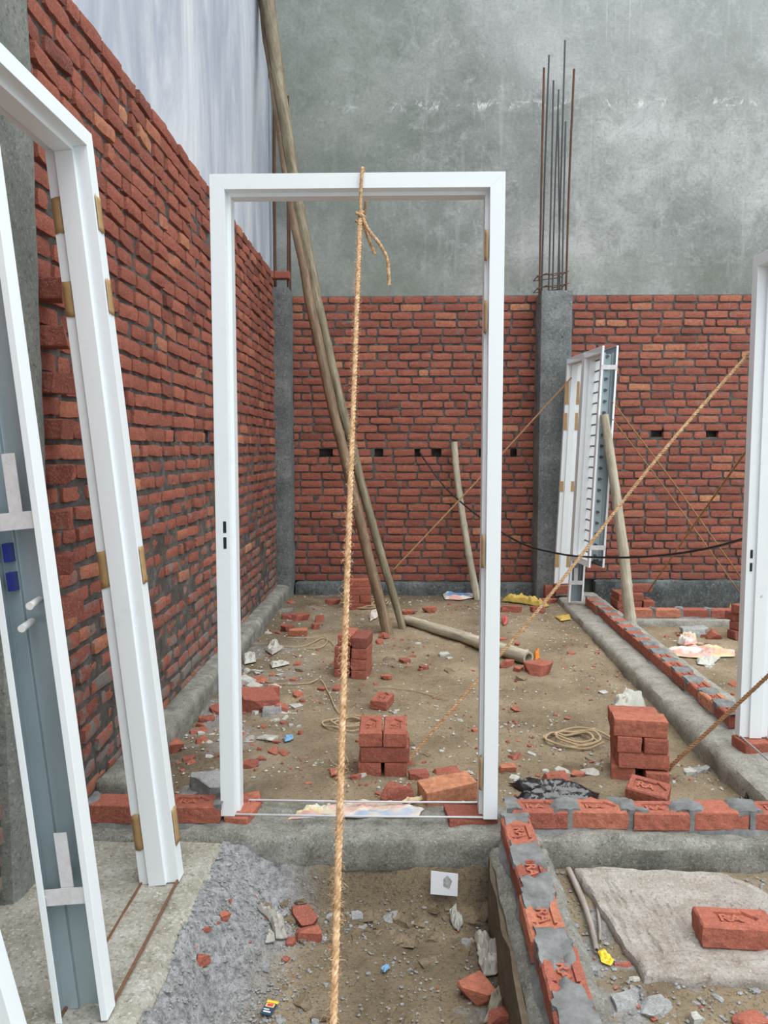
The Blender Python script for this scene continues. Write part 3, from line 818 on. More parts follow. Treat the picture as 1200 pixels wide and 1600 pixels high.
def door_frame(w, h, loc, rot, label, group=None, tapes=(), rods=True, brackets=(), slots=(), window=None):
    root = empty('doorframe', loc, rot, label, 'door frame', group)
    sides = {}
    for s in (-1, 1):
        j = sweep(lambda v, u: (s * (w / 2 - v), u, 0.0), lambda v, u: (s * (w / 2 - v), u, h - v), 'jamb', root); sides[s] = j
    sweep(lambda v, u: (-w / 2 + v, u, h - v), lambda v, u: (w / 2 - v, u, h - v), 'frame_head', root)
    if rods:
        for u in (.006, .134):
            r = MB().tube([(-w / 2 + .01, u, .006), (0, u, .003), (w / 2 - .01, u, .006)], .0045, 8).obj('tie_rod', 'bright_rod' if rods is True else rods, root, True)
    for (s, face, a, b, u, z0, z1, curl) in tapes:
        t = tape(root, a, b, u, z0, z1, 1 if s < 0 else -1, w, curl, face); t.parent = sides[s]
    for (s, z, tab) in brackets:                                          # fixing lugs welded across the open back of the channel
        x = s * (w / 2 - .008)
        m = MB(); m.box((x - .0015, .004, z - .022), (x + .0015, .136, z + .022))
        if tab: m.box((x - s * .006 - .0015, .048, z), (x - s * .006 + .0015, .082, z + .17))
        for yy in (.012, .128): m.tube([(x - .004, yy, z), (x + .004 , yy, z)], .008, 10)
        m.obj('fixing_lug', 'raw_steel_bracket', sides[s])
    for (s, z) in slots:
        m = MB(); m.box((s * (w / 2 - .036) - .006, -.0012, z), (s * (w / 2 - .036) + .006, .001, z + .045)); m.box((s * (w / 2 - .036) - .006, -.0012, z - .062), (s * (w / 2 - .036) + .006, .001, z - .017))
        m.obj('lock_slot', 'black_slot', sides[s])
    root['w'] = w
    return root, sides

# central frame
p0 = GY(347, 1305, 2.97); p1 = GY(776, 1308, 2.97); pt = GY(560, 272, 2.97)
Wc = p1.x - p0.x; z0 = .026
zz_tape = lambda py: GY(766, py, 3.0).z - z0
TP = []
for (a_, b_) in ((410, 362), (522, 472), (885, 835), (1230, 1178)):
    TP.append((1, 'side', .058, .060, .010, zz_tape(a_), zz_tape(b_), .004))
door_frame(Wc, pt.z - z0, ((p0.x + p1.x) / 2, 2.955, z0), (0, 0, 0), 'white steel door frame standing upright in the middle with a rope tied to its head', tapes=[], slots=[(-1, GY(360, 832, 2.97).z - z0)])
cf = bpy.data.objects['doorframe']
jr = [c for c in cf.children if c.name.startswith('jamb')][1]
for (s, face, vv, _, u, a_, b_, curl) in TP:
    V = []; n = 6
    for i in range(n + 1):
        z = a_ + (b_ - a_) * i / n
        for k in range(5):
            th = k / 4
            V.append((Wc / 2 - .058 - .004 - .010 * math.sin(th * math.pi), .004 + .030 * th, z + rnd.uniform(-.004, .004)))
    Fa = [(i * 5 + k, i * 5 + k + 1, i * 5 + k + 6, i * 5 + k + 5) for i in range(n) for k in range(4)]
    o = mesh_obj('tape_strip', V, Fa, 'brown_tape', jr, True); m = o.modifiers.new('solid', 'SOLIDIFY'); m.thickness = .0015
# brick shims under its feet
make_brick((p0.x + .075, 3.02, -.048), R_(80), 'brick shim under the left foot of the central frame', L=.16, Wd=.10, tint=.68)
make_brick((p1.x - .10, 3.03, -.048), R_(8), 'brick shim under the right foot of the central frame', L=.20, Wd=.14, tint=.30)

# leaning frame at the left: axis along +y, face towards +x
bf = GZ(285, 1362, 0.0); bn = GZ(171, 1592, 0.0); tf = GX(158, 238, -1.05)
wL = (Vector((bf.x, bf.y)) - Vector((bn.x, bn.y))).length
lean = math.asin(.25 / 2.55)
# local x -> world +y ; local y (into wall) -> world -x
mid = (bf + bn) / 2
Mrot = Matrix.Rotation(lean * -1, 4, 'Y') @ Matrix.Rotation(math.pi / 2 , 4, 'Z')
hL = 2.545
rootL, sidL = door_frame(wL, hL, (mid.x, mid.y, -.005), Mrot.to_euler(), 'white steel door frame leaning on the left wall, nearest to the camera', rods='rust',
    brackets=[(-1, .345, True), (-1, 1.335, True)])
def tapeL(z0, z1):
    for (v0, v1, u) in ((.006, .050, 0.0),):
        tp = tape(rootL, v0, v1, u, z0, z1, -1, wL, .001, 'front'); tp.parent = sidL[1]
    # strip in the far rebate
    V = []; n = 6
    for i in range(n + 1):
        z = z0 + (z1 - z0) * i / n
        for k in range(3): V.append((wL / 2 - .056 - .0025, .106 + .016 * k, z + rnd.uniform(-.004, .004)))
    Fa = [(i * 3 + k, i * 3 + k + 1, i * 3 + k + 4, i * 3 + k + 3) for i in range(n) for k in range(2)]
    o = mesh_obj('tape_strip', V, Fa, 'brown_tape', sidL[1], True); m = o.modifiers.new('solid', 'SOLIDIFY'); m.thickness = .0012
    V = [(a_ , b_, c_) for (a_, b_, c_) in V]
def z_on_L(py): 
    p = GX(230, py, -.9); return p.z
for (a_, b_) in ((375, 322), (497, 445), (895, 840), (1280, 1228)):
    za = GY(200, a_, 2.72).z; zb_ = GY(200, b_, 2.72).z; tapeL(za, zb_)
for zc, ys_ in ((1.255, (.016, .112)), (1.180, (.016, .112))):
    for yy in ys_:
        m = MB().box((-wL / 2 + .030, yy - .010, zc - .024), (-wL / 2 + .052, yy + .010, zc + .024)); m.obj('blue_plug', 'blue_plastic', sidL[-1])
for zc, yy in ((1.12, .050), (1.065, .078)):
    m = MB().tube([(-wL / 2 - .012, yy, zc), (-wL / 2 + .052, yy + .004, zc + .004)], .010, 12); m.obj('plastic_anchor', 'white_plastic', sidL[-1], True)

# second leaning frame, mostly outside the picture at the lower left corner
e1 = GX(26, 1604, -.80)
rootM, _ = door_frame(.62, 1.05, (-.925, 1.48, -.005), (Matrix.Rotation(R_(-13), 4, 'Y') @ Matrix.Rotation(math.pi / 2, 4, 'Z')).to_euler(),
    'white steel frame of which only a corner shows at the lower left', rods=False)

# right frame on the long beam
rb = GZ(1147, 1147, .05); rb2 = Vector((rb.x, rb.y, .05)); Wr = 1.0
rt = GY(1176, 402, rb.y)
rootR, sidR = door_frame(Wr, rt.z - .055, (rb.x + .002, rb.y - Wr / 2, .055), (Matrix.Rotation(math.atan((rt.x - rb.x) / 2.4), 4, 'Y') @ Matrix.Rotation(-math.pi / 2, 4, 'Z')).to_euler(),
    'white steel door frame standing on the long beam at the right edge', rods=True)
# lock slots on its reveal
for zc in (.905, .84):
    MB().box((-Wr / 2 + .0555, .018, zc), (-Wr / 2 + .058, .030, zc + .042)).obj('lock_slot', 'black_slot', sidR[-1])
MB().tube([(-Wr / 2 + .0695, .075, .72), (-Wr / 2 + .0725, .075, .72)], .006, 10).obj('plug', 'raw_steel_bracket', sidR[-1])
make_brick((rb.x + .09, rb.y - .06, -.022), R_(8), 'brick shim under the foot of the right frame', L=.20, Wd=.13, tint=.5)
make_brick((rb.x + .26, rb.y + .10, -.115), R_(20), 'brick end just right of the right frame foot', L=.228, tint=.5, H=.15)

# combined door and window frame by the back wall
zb0 = .05
yF, yM, yN = 7.80, 7.29, 6.80
rootD = empty('doorframe_with_window', (0, 0, 0), (0, 0, 0), 'white steel door frame joined to a barred window frame near the back column', 'frame')
tiltx = .040
def WD(v, u, ybase, sgn, z, xb):        # jamb with open back to -sgn*y ; v towards +sgn*y
    return (xb + u + tiltx * z, ybase + sgn * v, z)
def xb_at(y): return 1.53 + (7.80 - y) * .10
sweep(lambda v, u: WD(v, u, yF, -1, .13, xb_at(yF)), lambda v, u: WD(v, u, yF, -1, 2.385 - v, xb_at(yF)), 'jamb', rootD)
sweep(lambda v, u: WD(v, u, yM, 1, .03, xb_at(yM)), lambda v, u: WD(v, u, yM, 1, 2.385 - v, xb_at(yM)), 'jamb', rootD)
sweep(lambda v, u: WD(v, u, yF, -1, 2.385 - v, xb_at(yF)), lambda v, u: WD(v, u, yM, 1, 2.385 - v, xb_at(yM)), 'frame_head', rootD)
wj = sweep(lambda v, u: WD(v, u, yN, 1, .44 + v, xb_at(yN)), lambda v, u: WD(v, u, yN, 1, 2.385 - v, xb_at(yN)), 'window_jamb', rootD)
sweep(lambda v, u: WD(v, u, yM - .005, -1, .44 + v, xb_at(yM)), lambda v, u: WD(v, u, yM - .005, -1, 2.385 - v, xb_at(yM)), 'window_jamb', rootD)
sweep(lambda v, u: WD(v, u, yM - .005, -1, 2.385 - v, xb_at(yM)), lambda v, u: WD(v, u, yN, 1, 2.385 - v, xb_at(yN)), 'frame_head', rootD)
sweep(lambda v, u: WD(v, u, yM - .005, -1, .44 + v, xb_at(yM)), lambda v, u: WD(v, u, yN, 1, .44 + v, xb_at(yN)), 'window_sill', rootD)
NB = 19
for i in range(NB):
    z = .54 + i * (1.76 / (NB - 1)); x = xb_at(yN) + .072 + tiltx * z
    MB().tube([(x, yN + .045, z), (x - .02, yM - .045, z)], .008, 8).obj('grille_bar', 'dark_steel', rootD, True)
    MB().tube([(x - .012, yN + .052, z), (x - .012, yN + .070, z)], .014, 8).obj('bolt', 'dark_steel', wj, True)
for z in (.62, 2.20):
    x = xb_at(yN) + tiltx * z
    MB().box((x + .004, yN - .002, z - .02), (x + .136, yN + .002, z + .02)).obj('fixing_lug', 'raw_steel_bracket', wj)
x = xb_at(yM)
MB().box((x + .004, yM - .003, .20), (x + .136, yM + .001, .24)).box((x + .05, yM + .001, .24), (x + .085, yM + .004, .36)).obj('fixing_lug', 'raw_steel_bracket', rootD)
for (a_, b_) in ((632, 596), (672, 645), (768, 752), (886, 866)):
    za = GY(880, a_, 7.74).z; zb_ = GY(880, b_, 7.74).z
    for uu in (.0, .106):
        xx = xb_at(yF) + tiltx * za + uu
        V = [(xx - .003, yF - .057 - .003, za), (xx + .034, yF - .060, za), (xx + .034, yF - .060, zb_), (xx - .003, yF - .060, zb_)]
        o = mesh_obj('tape_strip', V, [(0, 1, 2, 3)], 'brown_tape', rootD); m = o.modifiers.new('solid', 'SOLIDIFY'); m.thickness = .003
make_brick((xb_at(yF) + .10, 7.74, .03), R_(5), 'dark brick under the far foot of the double frame', tint=.25, H=.09, L=.2)
make_brick((1.50, 7.81, -.02), R_(90), 'brick beside the base of the back column', tint=.35, L=.09, H=.12)

# ------------------------------------------------------------------ bamboo
def pole(p0, p1, r0, r1, mat, label, cat='bamboo pole', nodes=.33, bend=.02, seed=0, name='bamboo_pole', group=None, bdir=(1, 0, 0)):
    p0 = Vector(p0); p1 = Vector(p1); L = (p1 - p0).length
    rg = random.Random(seed); pts = []; rr = []
    n = max(12, int(L / .03)); nxt = rg.uniform(.1, nodes); nod = []
    while nxt < L: nod.append(nxt); nxt += nodes * rg.uniform(.8, 1.15)
    d = (p1 - p0).normalized(); q = d.to_track_quat('Z', 'Y')
    inv = q.inverted(); bd = Vector(bdir)
    for i in range(n + 1):
        s = L * i / n; t = i / n
        w = p0 + d * s + bd * (bend * math.sin(math.pi * t) + .006 * float(vn(s * 3, seed, 0, 3))) + Vector((0, .006 * float(vn(s * 3, seed + 9, 0, 4)), 0))
        r = r0 + (r1 - r0) * t
        nd = min([abs(s - k) for k in nod] + [9])
        r *= 1 + .13 * math.exp(-(nd / .011) ** 2)
        pts.append(inv @ (w - p0)); rr.append(r)
    # open end: lip, then a hollow
    e = pts[-1]; pd = (pts[-1] - pts[-2]).normalized(); s0 = pts[0]; sd_ = (pts[0] - pts[1]).normalized()
    m = MB(); P = [s0 - sd_ * .05] + pts + [e - pd * .05]
    RR = [rr[0] * .62] + rr + [rr[-1] * .62]
    # duplicate rims so the inner wall folds back
    P = [P[0], s0] + pts + [e, P[-1]]; RR = [RR[0], rr[0] * .66] + rr + [rr[-1] * .66, RR[-1]]
    # build rings along fixed directions
    nseg = 14; V = []; Fa = []
    up = Vector((1, 0, 0)); b = Vector((0, 1, 0))
    for pp, r in zip(P, RR):
        for k in range(nseg): V.append(pp + (up * math.cos(2 * math.pi * k / nseg) + b * math.sin(2 * math.pi * k / nseg)) * r)
    M = len(P)
    for i in range(M - 1):
        for k in range(nseg): Fa.append((i * nseg + k, i * nseg + (k + 1) % nseg, (i + 1) * nseg + (k + 1) % nseg, (i + 1) * nseg + k))
    Fa.append(tuple(reversed(range(nseg)))); Fa.append(tuple((M - 1) * nseg + k for k in range(nseg)))
    o = mesh_obj(name, V, Fa, mat, None, True); o.location = p0; o.rotation_mode = 'QUATERNION'; o.rotation_quaternion = q
    return setp(o, label, cat, group)
b1 = on_ground(607, 990); b2 = on_ground(630, 982)
t1 = GX(410, 0, -1.31); t2 = GY(428, 0, 7.35)
def ext(a, b, k): return a + (b - a) * k
b1.z -= .02; b2.z -= .02
tA = GY(411, 0, 7.62); tB = GY(423, 0, 7.50)
pole(b1, ext(b1, tA, 1.03), .046, .040, 'brown_bamboo', 'long brown bamboo pole leaning into the back left corner, left one of the crossing pair', seed=1, bend=-.11)
pole(b2, ext(b2, tB, 1.05), .032, .062, 'weathered_bamboo', 'long greenish bamboo pole leaning into the back left corner, right one of the crossing pair', seed=2, bend=-.15)
s3 = on_ground(747, 937); s3.z -= .01
pole(s3, GY(709, 691, 8.10), .037, .034, 'pale_bamboo', 'short pale bamboo pole leaning on the back wall behind the central frame', seed=3, bend=-.03)
s4 = GZ(987, 987, -.09); s4.z -= .02
pole(s4, GY(944, 648, 6.76), .050, .036, 'pale_bamboo', 'pale bamboo prop holding up the barred window frame', seed=4, bend=.02)
f0 = GZ(636, 968, .0); f1 = GZ(826, 1028, .0)
f0.z = gz(f0.x, f0.y) + .045; f1.z = gz(f1.x, f1.y) + .052
pole(f0, f1, .040, .050, 'pale_bamboo', 'thick bamboo pole lying on the soil behind the central frame', seed=5, bend=.01)
for (a_, b_, r, lab) in (((888, 1366), (933, 1492), .0125, 'thick grey forked branch lying left of the stone slab'), ((918, 1368), (938, 1474), .007, 'thin twig lying between grey branch and stone slab')):
    q0 = on_ground(*a_); q1 = on_ground(*b_); q0.z += r * 1.6; q1.z += r * 1.2
    pole(q0, q1, r, r * .7, 'dry_branch', lab, 'branch', seed=6, bend=.012, name='dry_branch', nodes=.2)

# ------------------------------------------------------------------ ropes
def rope(pts, r, label, cat='rope', n=None, mat='coir_rope', fuzz=0, strands=3, seed=0, name='rope', pitch=None, group=None, tails=()):
    P = spline(pts, 60); L = sum((P[i + 1] - P[i]).length for i in range(60))
    pitch = pitch or r * 5.2
    root = empty(name, pts[0], (0, 0, 0), label, cat, group) if (fuzz or tails) else None
    org = Vector(pts[0])
    m = MB()
    def twist(ctrl, r, m):
        base = spline(ctrl, 80); ll = sum((base[i + 1] - base[i]).length for i in range(80))
        N = int(min(1400, max(20, ll / (pitch / 7))))
        Q = spline(ctrl, N); up = None; s = 0; cs = [[] for _ in range(strands)]
        for i in range(N + 1):
            t = (Q[min(i + 1, N)] - Q[max(i - 1, 0)]).normalized()
            up = t.orthogonal().normalized() if up is None else (up - t * up.dot(t)).normalized()
            b = t.cross(up)
            if i: s += (Q[i] - Q[i - 1]).length
            for k in range(strands):
                a = 2 * math.pi * (s / pitch + k / strands)
                cs[k].append(Q[i] + (up * math.cos(a) + b * math.sin(a)) * r * .48 - org)
        for c in cs: m.tube(c, r * .56, 6)
        return Q, ll
    Q, ll = twist(pts, r, m)
    for tl in tails: twist(tl, r * .8, m)
    if root is None:
        o = m.obj(name, mat, None, True); o.location = org; return setp(o, label, cat, group)
    m.obj('twisted_strands', mat, root, True)
    if fuzz:
        rg = random.Random(seed); fm = MB()
        for _ in range(fuzz):
            i = rg.randint(1, len(Q) - 2); c = Q[i] - org; t = (Q[i + 1] - Q[i]).normalized()
            s = t.orthogonal().normalized(); s.rotate(Matrix.Rotation(rg.uniform(0, 6.28), 3, t))
            ln = r * rg.uniform(.6, 2.4) * (2.2 if rg.random() < .06 else 1)
            a = c + s * r * .8; bq = a + (s * .8 + t * rg.uniform(-.8, .8)) * ln * .6; d = bq + (s * rg.uniform(-.2, .5) + t * rg.uniform(-.8, .8)) * ln * .6
            fm.tube([a, bq, d], [.00055, .00045, .0002], 3, False)
        o = fm.obj('loose_fibres', mat, root); o['kind'] = 'stuff'
    return root
# the near rope: over the head of the central frame, knotted, then down past the camera's foot
k0 = GY(563, 338, 2.93)
endr = GY(520, 1604, 1.44)
far = k0 + (endr - k0) * 1.32
yh = 2.955
T0 = GY(566, 286, yh)
tails = [[GY(566, 336, 2.93), GY(570, 355, 2.93), GY(578, 378, 2.93), GY(586, 398, 2.93)],
         [GY(566, 338, 2.92), GY(575, 358, 2.91), GY(592, 380, 2.91), GY(604, 402, 2.91), GY(607, 425, 2.91), GY(608, 446, 2.91)],
         # loop over the head
         [k0 + Vector((0, 0, 0)), Vector((k0.x + .002, 2.942, 2.46)), Vector((k0.x + .006, 2.940, pt.z - .01)), Vector((k0.x + .008, 2.958, pt.z + .016)), Vector((k0.x + .01, 3.03, pt.z + .012)), Vector((k0.x + .012, 3.10, pt.z + .010)), Vector((k0.x + .012, 3.112, pt.z - .05)), Vector((k0.x + .010, 3.04, pt.z - .12)), Vector((k0.x + .006, 2.95, k0.z + .02)), Vector((k0.x + .002, 2.925, k0.z - .01))],
         [k0 + Vector((-.014, 0, .012)), k0 + Vector((0, -.016, 0)), k0 + Vector((.015, 0, -.004)), k0 + Vector((0, .015, -.010)), k0 + Vector((-.014, 0, -.016)), k0 + Vector((0, -.014, -.022)), k0 + Vector((.012, .002, -.026))]]
mid1 = k0.lerp(far, .5) + Vector((-.003, 0, -.022))
rope([k0, k0.lerp(far, .25) + Vector((-.002, 0, -.016)), mid1, k0.lerp(far, .75) + Vector((0, 0, -.016)), far], .0085, 'thick coir rope tied over the head of the central frame, running down to the foreground', fuzz=2600, seed=4, tails=tails)
# rope from the right frame to the middle foreground stack
A0 = Vector((rb.x + .14, rb.y + .02, 2.15)); A0 = GY(1203, 515, 3.88)
A2 = GY(634, 1192, 3.60)
rope([A0, GY(1028, 715, A0.y + (A2.y - A0.y) * .33) , GY(850, 942, A0.y + (A2.y - A0.y) * .66), GY(745, 1064, A0.y + (A2.y - A0.y) * .84), A2], .0085, 'coir rope slanting from the right frame down to the brick pile with stamped tops', fuzz=700, seed=5)
# rope from near jamb of the right frame to the right foreground stack
rope([Vector((rb.x + .06, rb.y - .96, 1.02)), GY(1200, 1056, 3.30), GY(1060, 1186, 3.52), GY(1043, 1203, 3.56)], .0095, 'coir rope from the right edge down to the tall brick stack by the beam', mat='thin_coir', fuzz=300, seed=6)
# thin ropes
rope([GY(893, 590, 7.70), GY(745, 752, 7.60), GY(615, 890, 7.42)], .0085, 'thin rope from the double frame down to the farthest brick stack', mat='thin_coir')
rope([GY(957, 628, 6.80), GY(1060, 765, 7.3), GY(1150, 892, 7.55), GZ(1176, 930, -.10)], .0075, 'upper one of two thin ropes slanting right from the barred window frame', mat='thin_coir')
rope([GY(957, 655, 6.80), GY(1050, 778, 7.2), GY(1150, 918, 7.4), GZ(1160, 934, -.12)], .006, 'lower one of two thin ropes slanting right from the barred window frame', mat='thin_coir')
rope([GY(1192, 668, 4.0), GY(1090, 812, 5.9), GY(1012, 925, 7.42)], .008, 'thin rope from the right frame back to the brick pile behind the prop', mat='thin_coir')
# black cable
cab = [(655, 706, 8.17), (668, 725, 8.0), (700, 766, 7.8), (755, 812, 7.4), (815, 849, 7.0), (868, 864, 6.55), (915, 870, 6.2), (985, 871, 5.7), (1050, 866, 5.2), (1110, 856, 4.8), (1158, 843, 4.4), (1215, 822, 4.0), (1300, 770, 3.4)]
cp = [GY(*c) for c in cab]
o = MB().tube([q - cp[0] for q in spline(cp, 90)], .0085, 8).obj('power_cable', 'black_cable', None, True); o.location = cp[0]
setp(o, 'black cable hanging from a hole in the back wall across to the right frame', 'cable')

# coils and loose lengths of rope on the soil
def coil(px, py, label, R=.13, turns=5, r=.007, seed=0, h=.02, mat='pale_string', flat=False):
    c = on_ground(px, py); rg = random.Random(seed); pts = []
    for i in range(turns * 9):
        a = i / 9 * 2 * math.pi; rr = R * (1 + .35 * math.sin(a * .23 + seed) + rg.uniform(-.12, .12))
        x = c.x + rr * math.cos(a) * rg.uniform(.85, 1.1); y = c.y + rr * math.sin(a) * .75
        pts.append(Vector((x, y, gz(x, y) + r + .004 + rg.uniform(0, h))))
    return rope(pts, r, label, 'rope coil', mat=mat, name='rope_coil')
coil(572, 946, 'loose coil of rope beside the farthest brick stack', .17, 6, .007, 1, .07)
coil(900, 1160, 'loose loops of rope on the soil left of the tall brick stack', .13, 4, .0065, 2, .03)
coil(545, 1135, 'tangle of rope left of the brick pile with stamped tops', .12, 3, .006, 3, .02)
def strand(pix, label, r=.004, mat='pale_string'):
    P = [on_ground(*q) for q in pix]
    S = spline(P, 50)
    S = [Vector((q.x, q.y, gz(q.x, q.y) + r + .007)) for q in S]
    o = MB().tube([q - S[0] for q in S], r, 6).obj('loose_string', mat, None, True); o.location = S[0]
    return setp(o, label, 'string')
strand([(410, 1066), (440, 1071), (480, 1070), (500, 1064), (512, 1082), (522, 1105), (530, 1118)], 'thin string winding over the soil left of the near rope')
strand([(430, 1010), (470, 1012), (500, 1000), (515, 1003), (522, 1010)], 'thin string looping towards the middle brick stack from the left')
strand([(450, 998), (485, 999), (510, 998), (505, 1012), (480, 1015)], 'short loop of string between left ledge and middle brick stack')
strand([(590, 1076), (640, 1080), (665, 1086), (700, 1095)], 'thin wire lying above the slanting rope behind the central frame', .003)

# ------------------------------------------------------------------ stacks of bricks
def stack_layer(c, rz, items):
    """items: (dx, dy, z, drz, tint, frog, label, L, W, H)"""
    M = Matrix.Rotation(rz, 3, 'Z')
    for it in items:
        dx, dy, z, dr, tint, frog, label = it[:7]; L, Wd, H = it[7:] if len(it) > 7 else (.228, .108, .073)
        p = M @ Vector((dx, dy, 0))
        make_brick((c.x + p.x, c.y + p.y, c.z + z), rz + dr, label, L, Wd, H, tint, frog)
Q = math.pi / 2
def pile(px_l, px_r, py):
    a_ = on_ground(px_l, py); b_ = on_ground(px_r, py); return a_, b_, (a_ + b_) / 2
# S3 pile with stamped tops (front face at bottom y 1213)
a_, b_, c = pile(559, 634, 1213); c.z = min(a_.z, b_.z) - .008; c.y += .114
D = .0745
P3 = 'brick pile with two stamped tops behind the near rope'
stack_layer(c, R_(1), [
    (-.058, 0, 0, Q, .40, False, 'bottom left brick of the pile with two stamped tops'), (.060, 0, 0, Q + .02, .42, False, 'bottom right brick of the pile with two stamped tops'),
    (.012, -.060, D, .0, .33, False, 'front brick of the middle layer of the pile with two stamped tops'), (.014, .056, D, .02, .45, False, 'rear brick of the middle layer of the pile with two stamped tops'),
    (-.055, -.004, 2 * D, Q + .01, .60, True, 'left one of two stamped bricks on top of the pile behind the near rope'), (.061, -.008, 2 * D, Q - .02, .62, True, 'right one of two stamped bricks on top of the pile behind the near rope')])
q = on_ground(597, 1108); make_brick((q.x, q.y + .06, q.z), R_(75), 'broken stamped brick lying just behind the pile with two stamped tops', L=.17, Wd=.10, H=.06, tint=.5, frog=True)
# S4 tall stack on the right
a_, b_, c = pile(966, 1046, 1222); c.z = min(a_.z, b_.z) - .012; c.y += .10; c.x += .004
stack_layer(c, R_(-6), [
    (-.068, .03, 0, Q - .12, .48, False, 'bottom left brick of the tall stack beside the long beam'), (.072, -.005, -.008, Q - .05, .50, False, 'bottom right brick of the tall stack beside the long beam'),
    (.006, -.040, D, -.02, .62, False, 'front brick of the second layer of the tall stack beside the long beam'), (-.002, .075, D, .03, .5, False, 'rear brick of the second layer of the tall stack beside the long beam'),
    (-.062, .016, 2 * D, Q, .66, False, 'left brick of the third layer of the tall stack beside the long beam'), (.056, .012, 2 * D, Q + .03, .50, False, 'right brick of the third layer of the tall stack beside the long beam'),
    (-.010, -.035, 3 * D, -.05, .74, False, 'front brick topping the tall stack beside the long beam', .24, .115, .082), (-.015, .085, 3 * D, -.02, .64, False, 'rear brick topping the tall stack beside the long beam')])
q = on_ground(1020, 1262); make_brick((q.x, q.y + .07, q.z + .006), R_(-28), 'broken brick with a stamped hollow in front of the tall stack', L=.17, Wd=.11, H=.07, tint=.42, frog=True, tilt=(R_(14), R_(4)))
# S2 middle stack
a_, b_, c = pile(522, 578, 1063); c.z = min(a_.z, b_.z) - .008; c.y += .13
stack_layer(c, R_(-7), [
    (-.064, .02, 0, Q, .35, False, 'bottom left brick of the middle stack left of the bamboo poles'), (.060, 0, 0, Q, .45, False, 'bottom right brick of the middle stack left of the bamboo poles'),
    (-.062, .02, D, Q, .40, False, 'second layer left brick of the middle stack left of the bamboo poles'), (.058, 0, D, Q, .5, False, 'second layer right brick of the middle stack left of the bamboo poles'),
    (-.060, .03, 2 * D, Q, .45, False, 'third layer left brick of the middle stack left of the bamboo poles'), (.060, .004, 2 * D, Q, .55, False, 'third layer right brick of the middle stack left of the bamboo poles'),
    (-.045, .06, 3 * D, Q, .6, False, 'top left brick of the middle stack left of the bamboo poles'), (.064, .002, 3 * D, Q, .05, False, 'blackened brick topping the middle stack left of the bamboo poles')])
# S1 farthest stack
a_, b_, c = pile(546, 574, 953); c.z = min(a_.z, b_.z) - .008; c.y += .12
stack_layer(c, R_(3), [
    (-.0, -.055, 0, .08, .35, False, 'bottom brick of the farthest stack in front of the back wall'), (.0, .06, 0, 0, .35, False, 'rear bottom brick of the farthest stack in front of the back wall'),
    (-.050, 0, D, Q, .45, False, 'second layer left brick of the farthest stack in front of the back wall'), (.062, 0, D, Q, .5, False, 'second layer right brick of the farthest stack in front of the back wall'),
    (.0, -.05, 2 * D, 0, .5, False, 'third layer brick of the farthest stack in front of the back wall'), (0, .06, 2 * D, 0, .5, False, 'rear third layer brick of the farthest stack in front of the back wall'),
    (.006, -.02, 3 * D, .03, .62, False, 'topmost brick of the farthest stack in front of the back wall')])
# S5 pile by the prop, right room
q = GZ(985, 957, -.13); q = Vector((q.x, 7.52, gz(q.x, 7.52)))
for i in range(4):
    for k, sx_ in enumerate((-.13, .0, .125)):
        if i == 3 and k == 2: continue
        make_brick((q.x + sx_ + .01 * (i % 2), q.y, q.z + i * D), Q + .02 * (i - k), '%s brick in the %s layer of the pile behind the bamboo prop' % (('left', 'middle', 'right')[k], ('lowest', 'second', 'third', 'top')[i]), tint=.30 + .07 * ((i + k) % 3), group='bricks piled behind the bamboo prop')
make_brick((q.x + .06, q.y, q.z + 4 * D), .1, 'soil-covered brick on top of the pile behind the bamboo prop', tint=.15)
# S6 dark pile left of the right frame
q = GZ(1150, 998, -.12)
for i in range(4):
    make_brick((q.x + .06 + .012 * (i % 2), q.y + .03 * (i % 3), gz(q.x, q.y) + i * D), .2 + .3 * (i % 2), '%s brick of the dark pile half hidden behind the right frame' % ('lowest', 'second lowest', 'third', 'topmost')[i], tint=.12 + .05 * i, group='bricks piled behind the right frame')

# RA brick on the stone slab
def slab():
    cs = [(.655, 2.815), (1.20, 2.80), (1.40, 2.55), (1.42, 2.20), (.735, 2.215), (.70, 2.45)]
    bm = bmesh.new(); z1 = -.088
    ring = []
    for i in range(len(cs)):
        a_ = Vector(cs[i]); b_ = Vector(cs[(i + 1) % len(cs)]); n = max(2, int((b_ - a_).length / .025))
        for k in range(n):
            p = a_.lerp(b_, k / n); w = float(fbm(p.x * 14, p.y * 14, 0, 3, 6)) * .012; ring.append(Vector((p.x + w, p.y + w)))
    c = sum(ring, Vector((0, 0))) / len(ring)
    def lay(s, z, jz): return [bm.verts.new((c.x + (p.x - c.x) * s, c.y + (p.y - c.y) * s, z + jz * float(fbm(p.x * s * 12, p.y * s * 12, 0, 3, 8)))) for p in ring]
    L0 = [lay(1.0, z1 - .038, .002), lay(1.008, z1 - .018, .004), lay(.995, z1 - .003, .004)]
    for k in range(1, 44): L0.append(lay(.992 * (1 - k / 44), z1 + .001, .010))
    for rg_ in L0[3:]:
        for v in rg_: v.co.z += .0035 * float(fbm(v.co.x * 45, v.co.y * 45, 0, 3, 12)) + .004 * float(sm(.0, .12, float(fbm(v.co.x * 9, v.co.y * 9, 0, 4, 14))))
    n = len(ring)
    for a_, b_ in zip(L0[:-1], L0[1:]):
        for i in range(n): bm.faces.new((a_[i], a_[(i + 1) % n], b_[(i + 1) % n], b_[i]))
    bm.faces.new(L0[-1])
    bmesh.ops.recalc_face_normals(bm, faces=bm.faces)
    o = bm_obj('stone_slab', bm, 'stone_slab', None, True)
    return setp(o, 'flat pinkish grey stone slab with cement crust lying in front of the right brick row', 'stone slab')
slab()
q = GZ(1107, 1487, -.088)
make_brick((q.x + .105, q.y + .062, -.088), R_(-4), 'stamped brick lying on the stone slab', tint=.62, frog=True, L=.232, Wd=.112, H=.076)

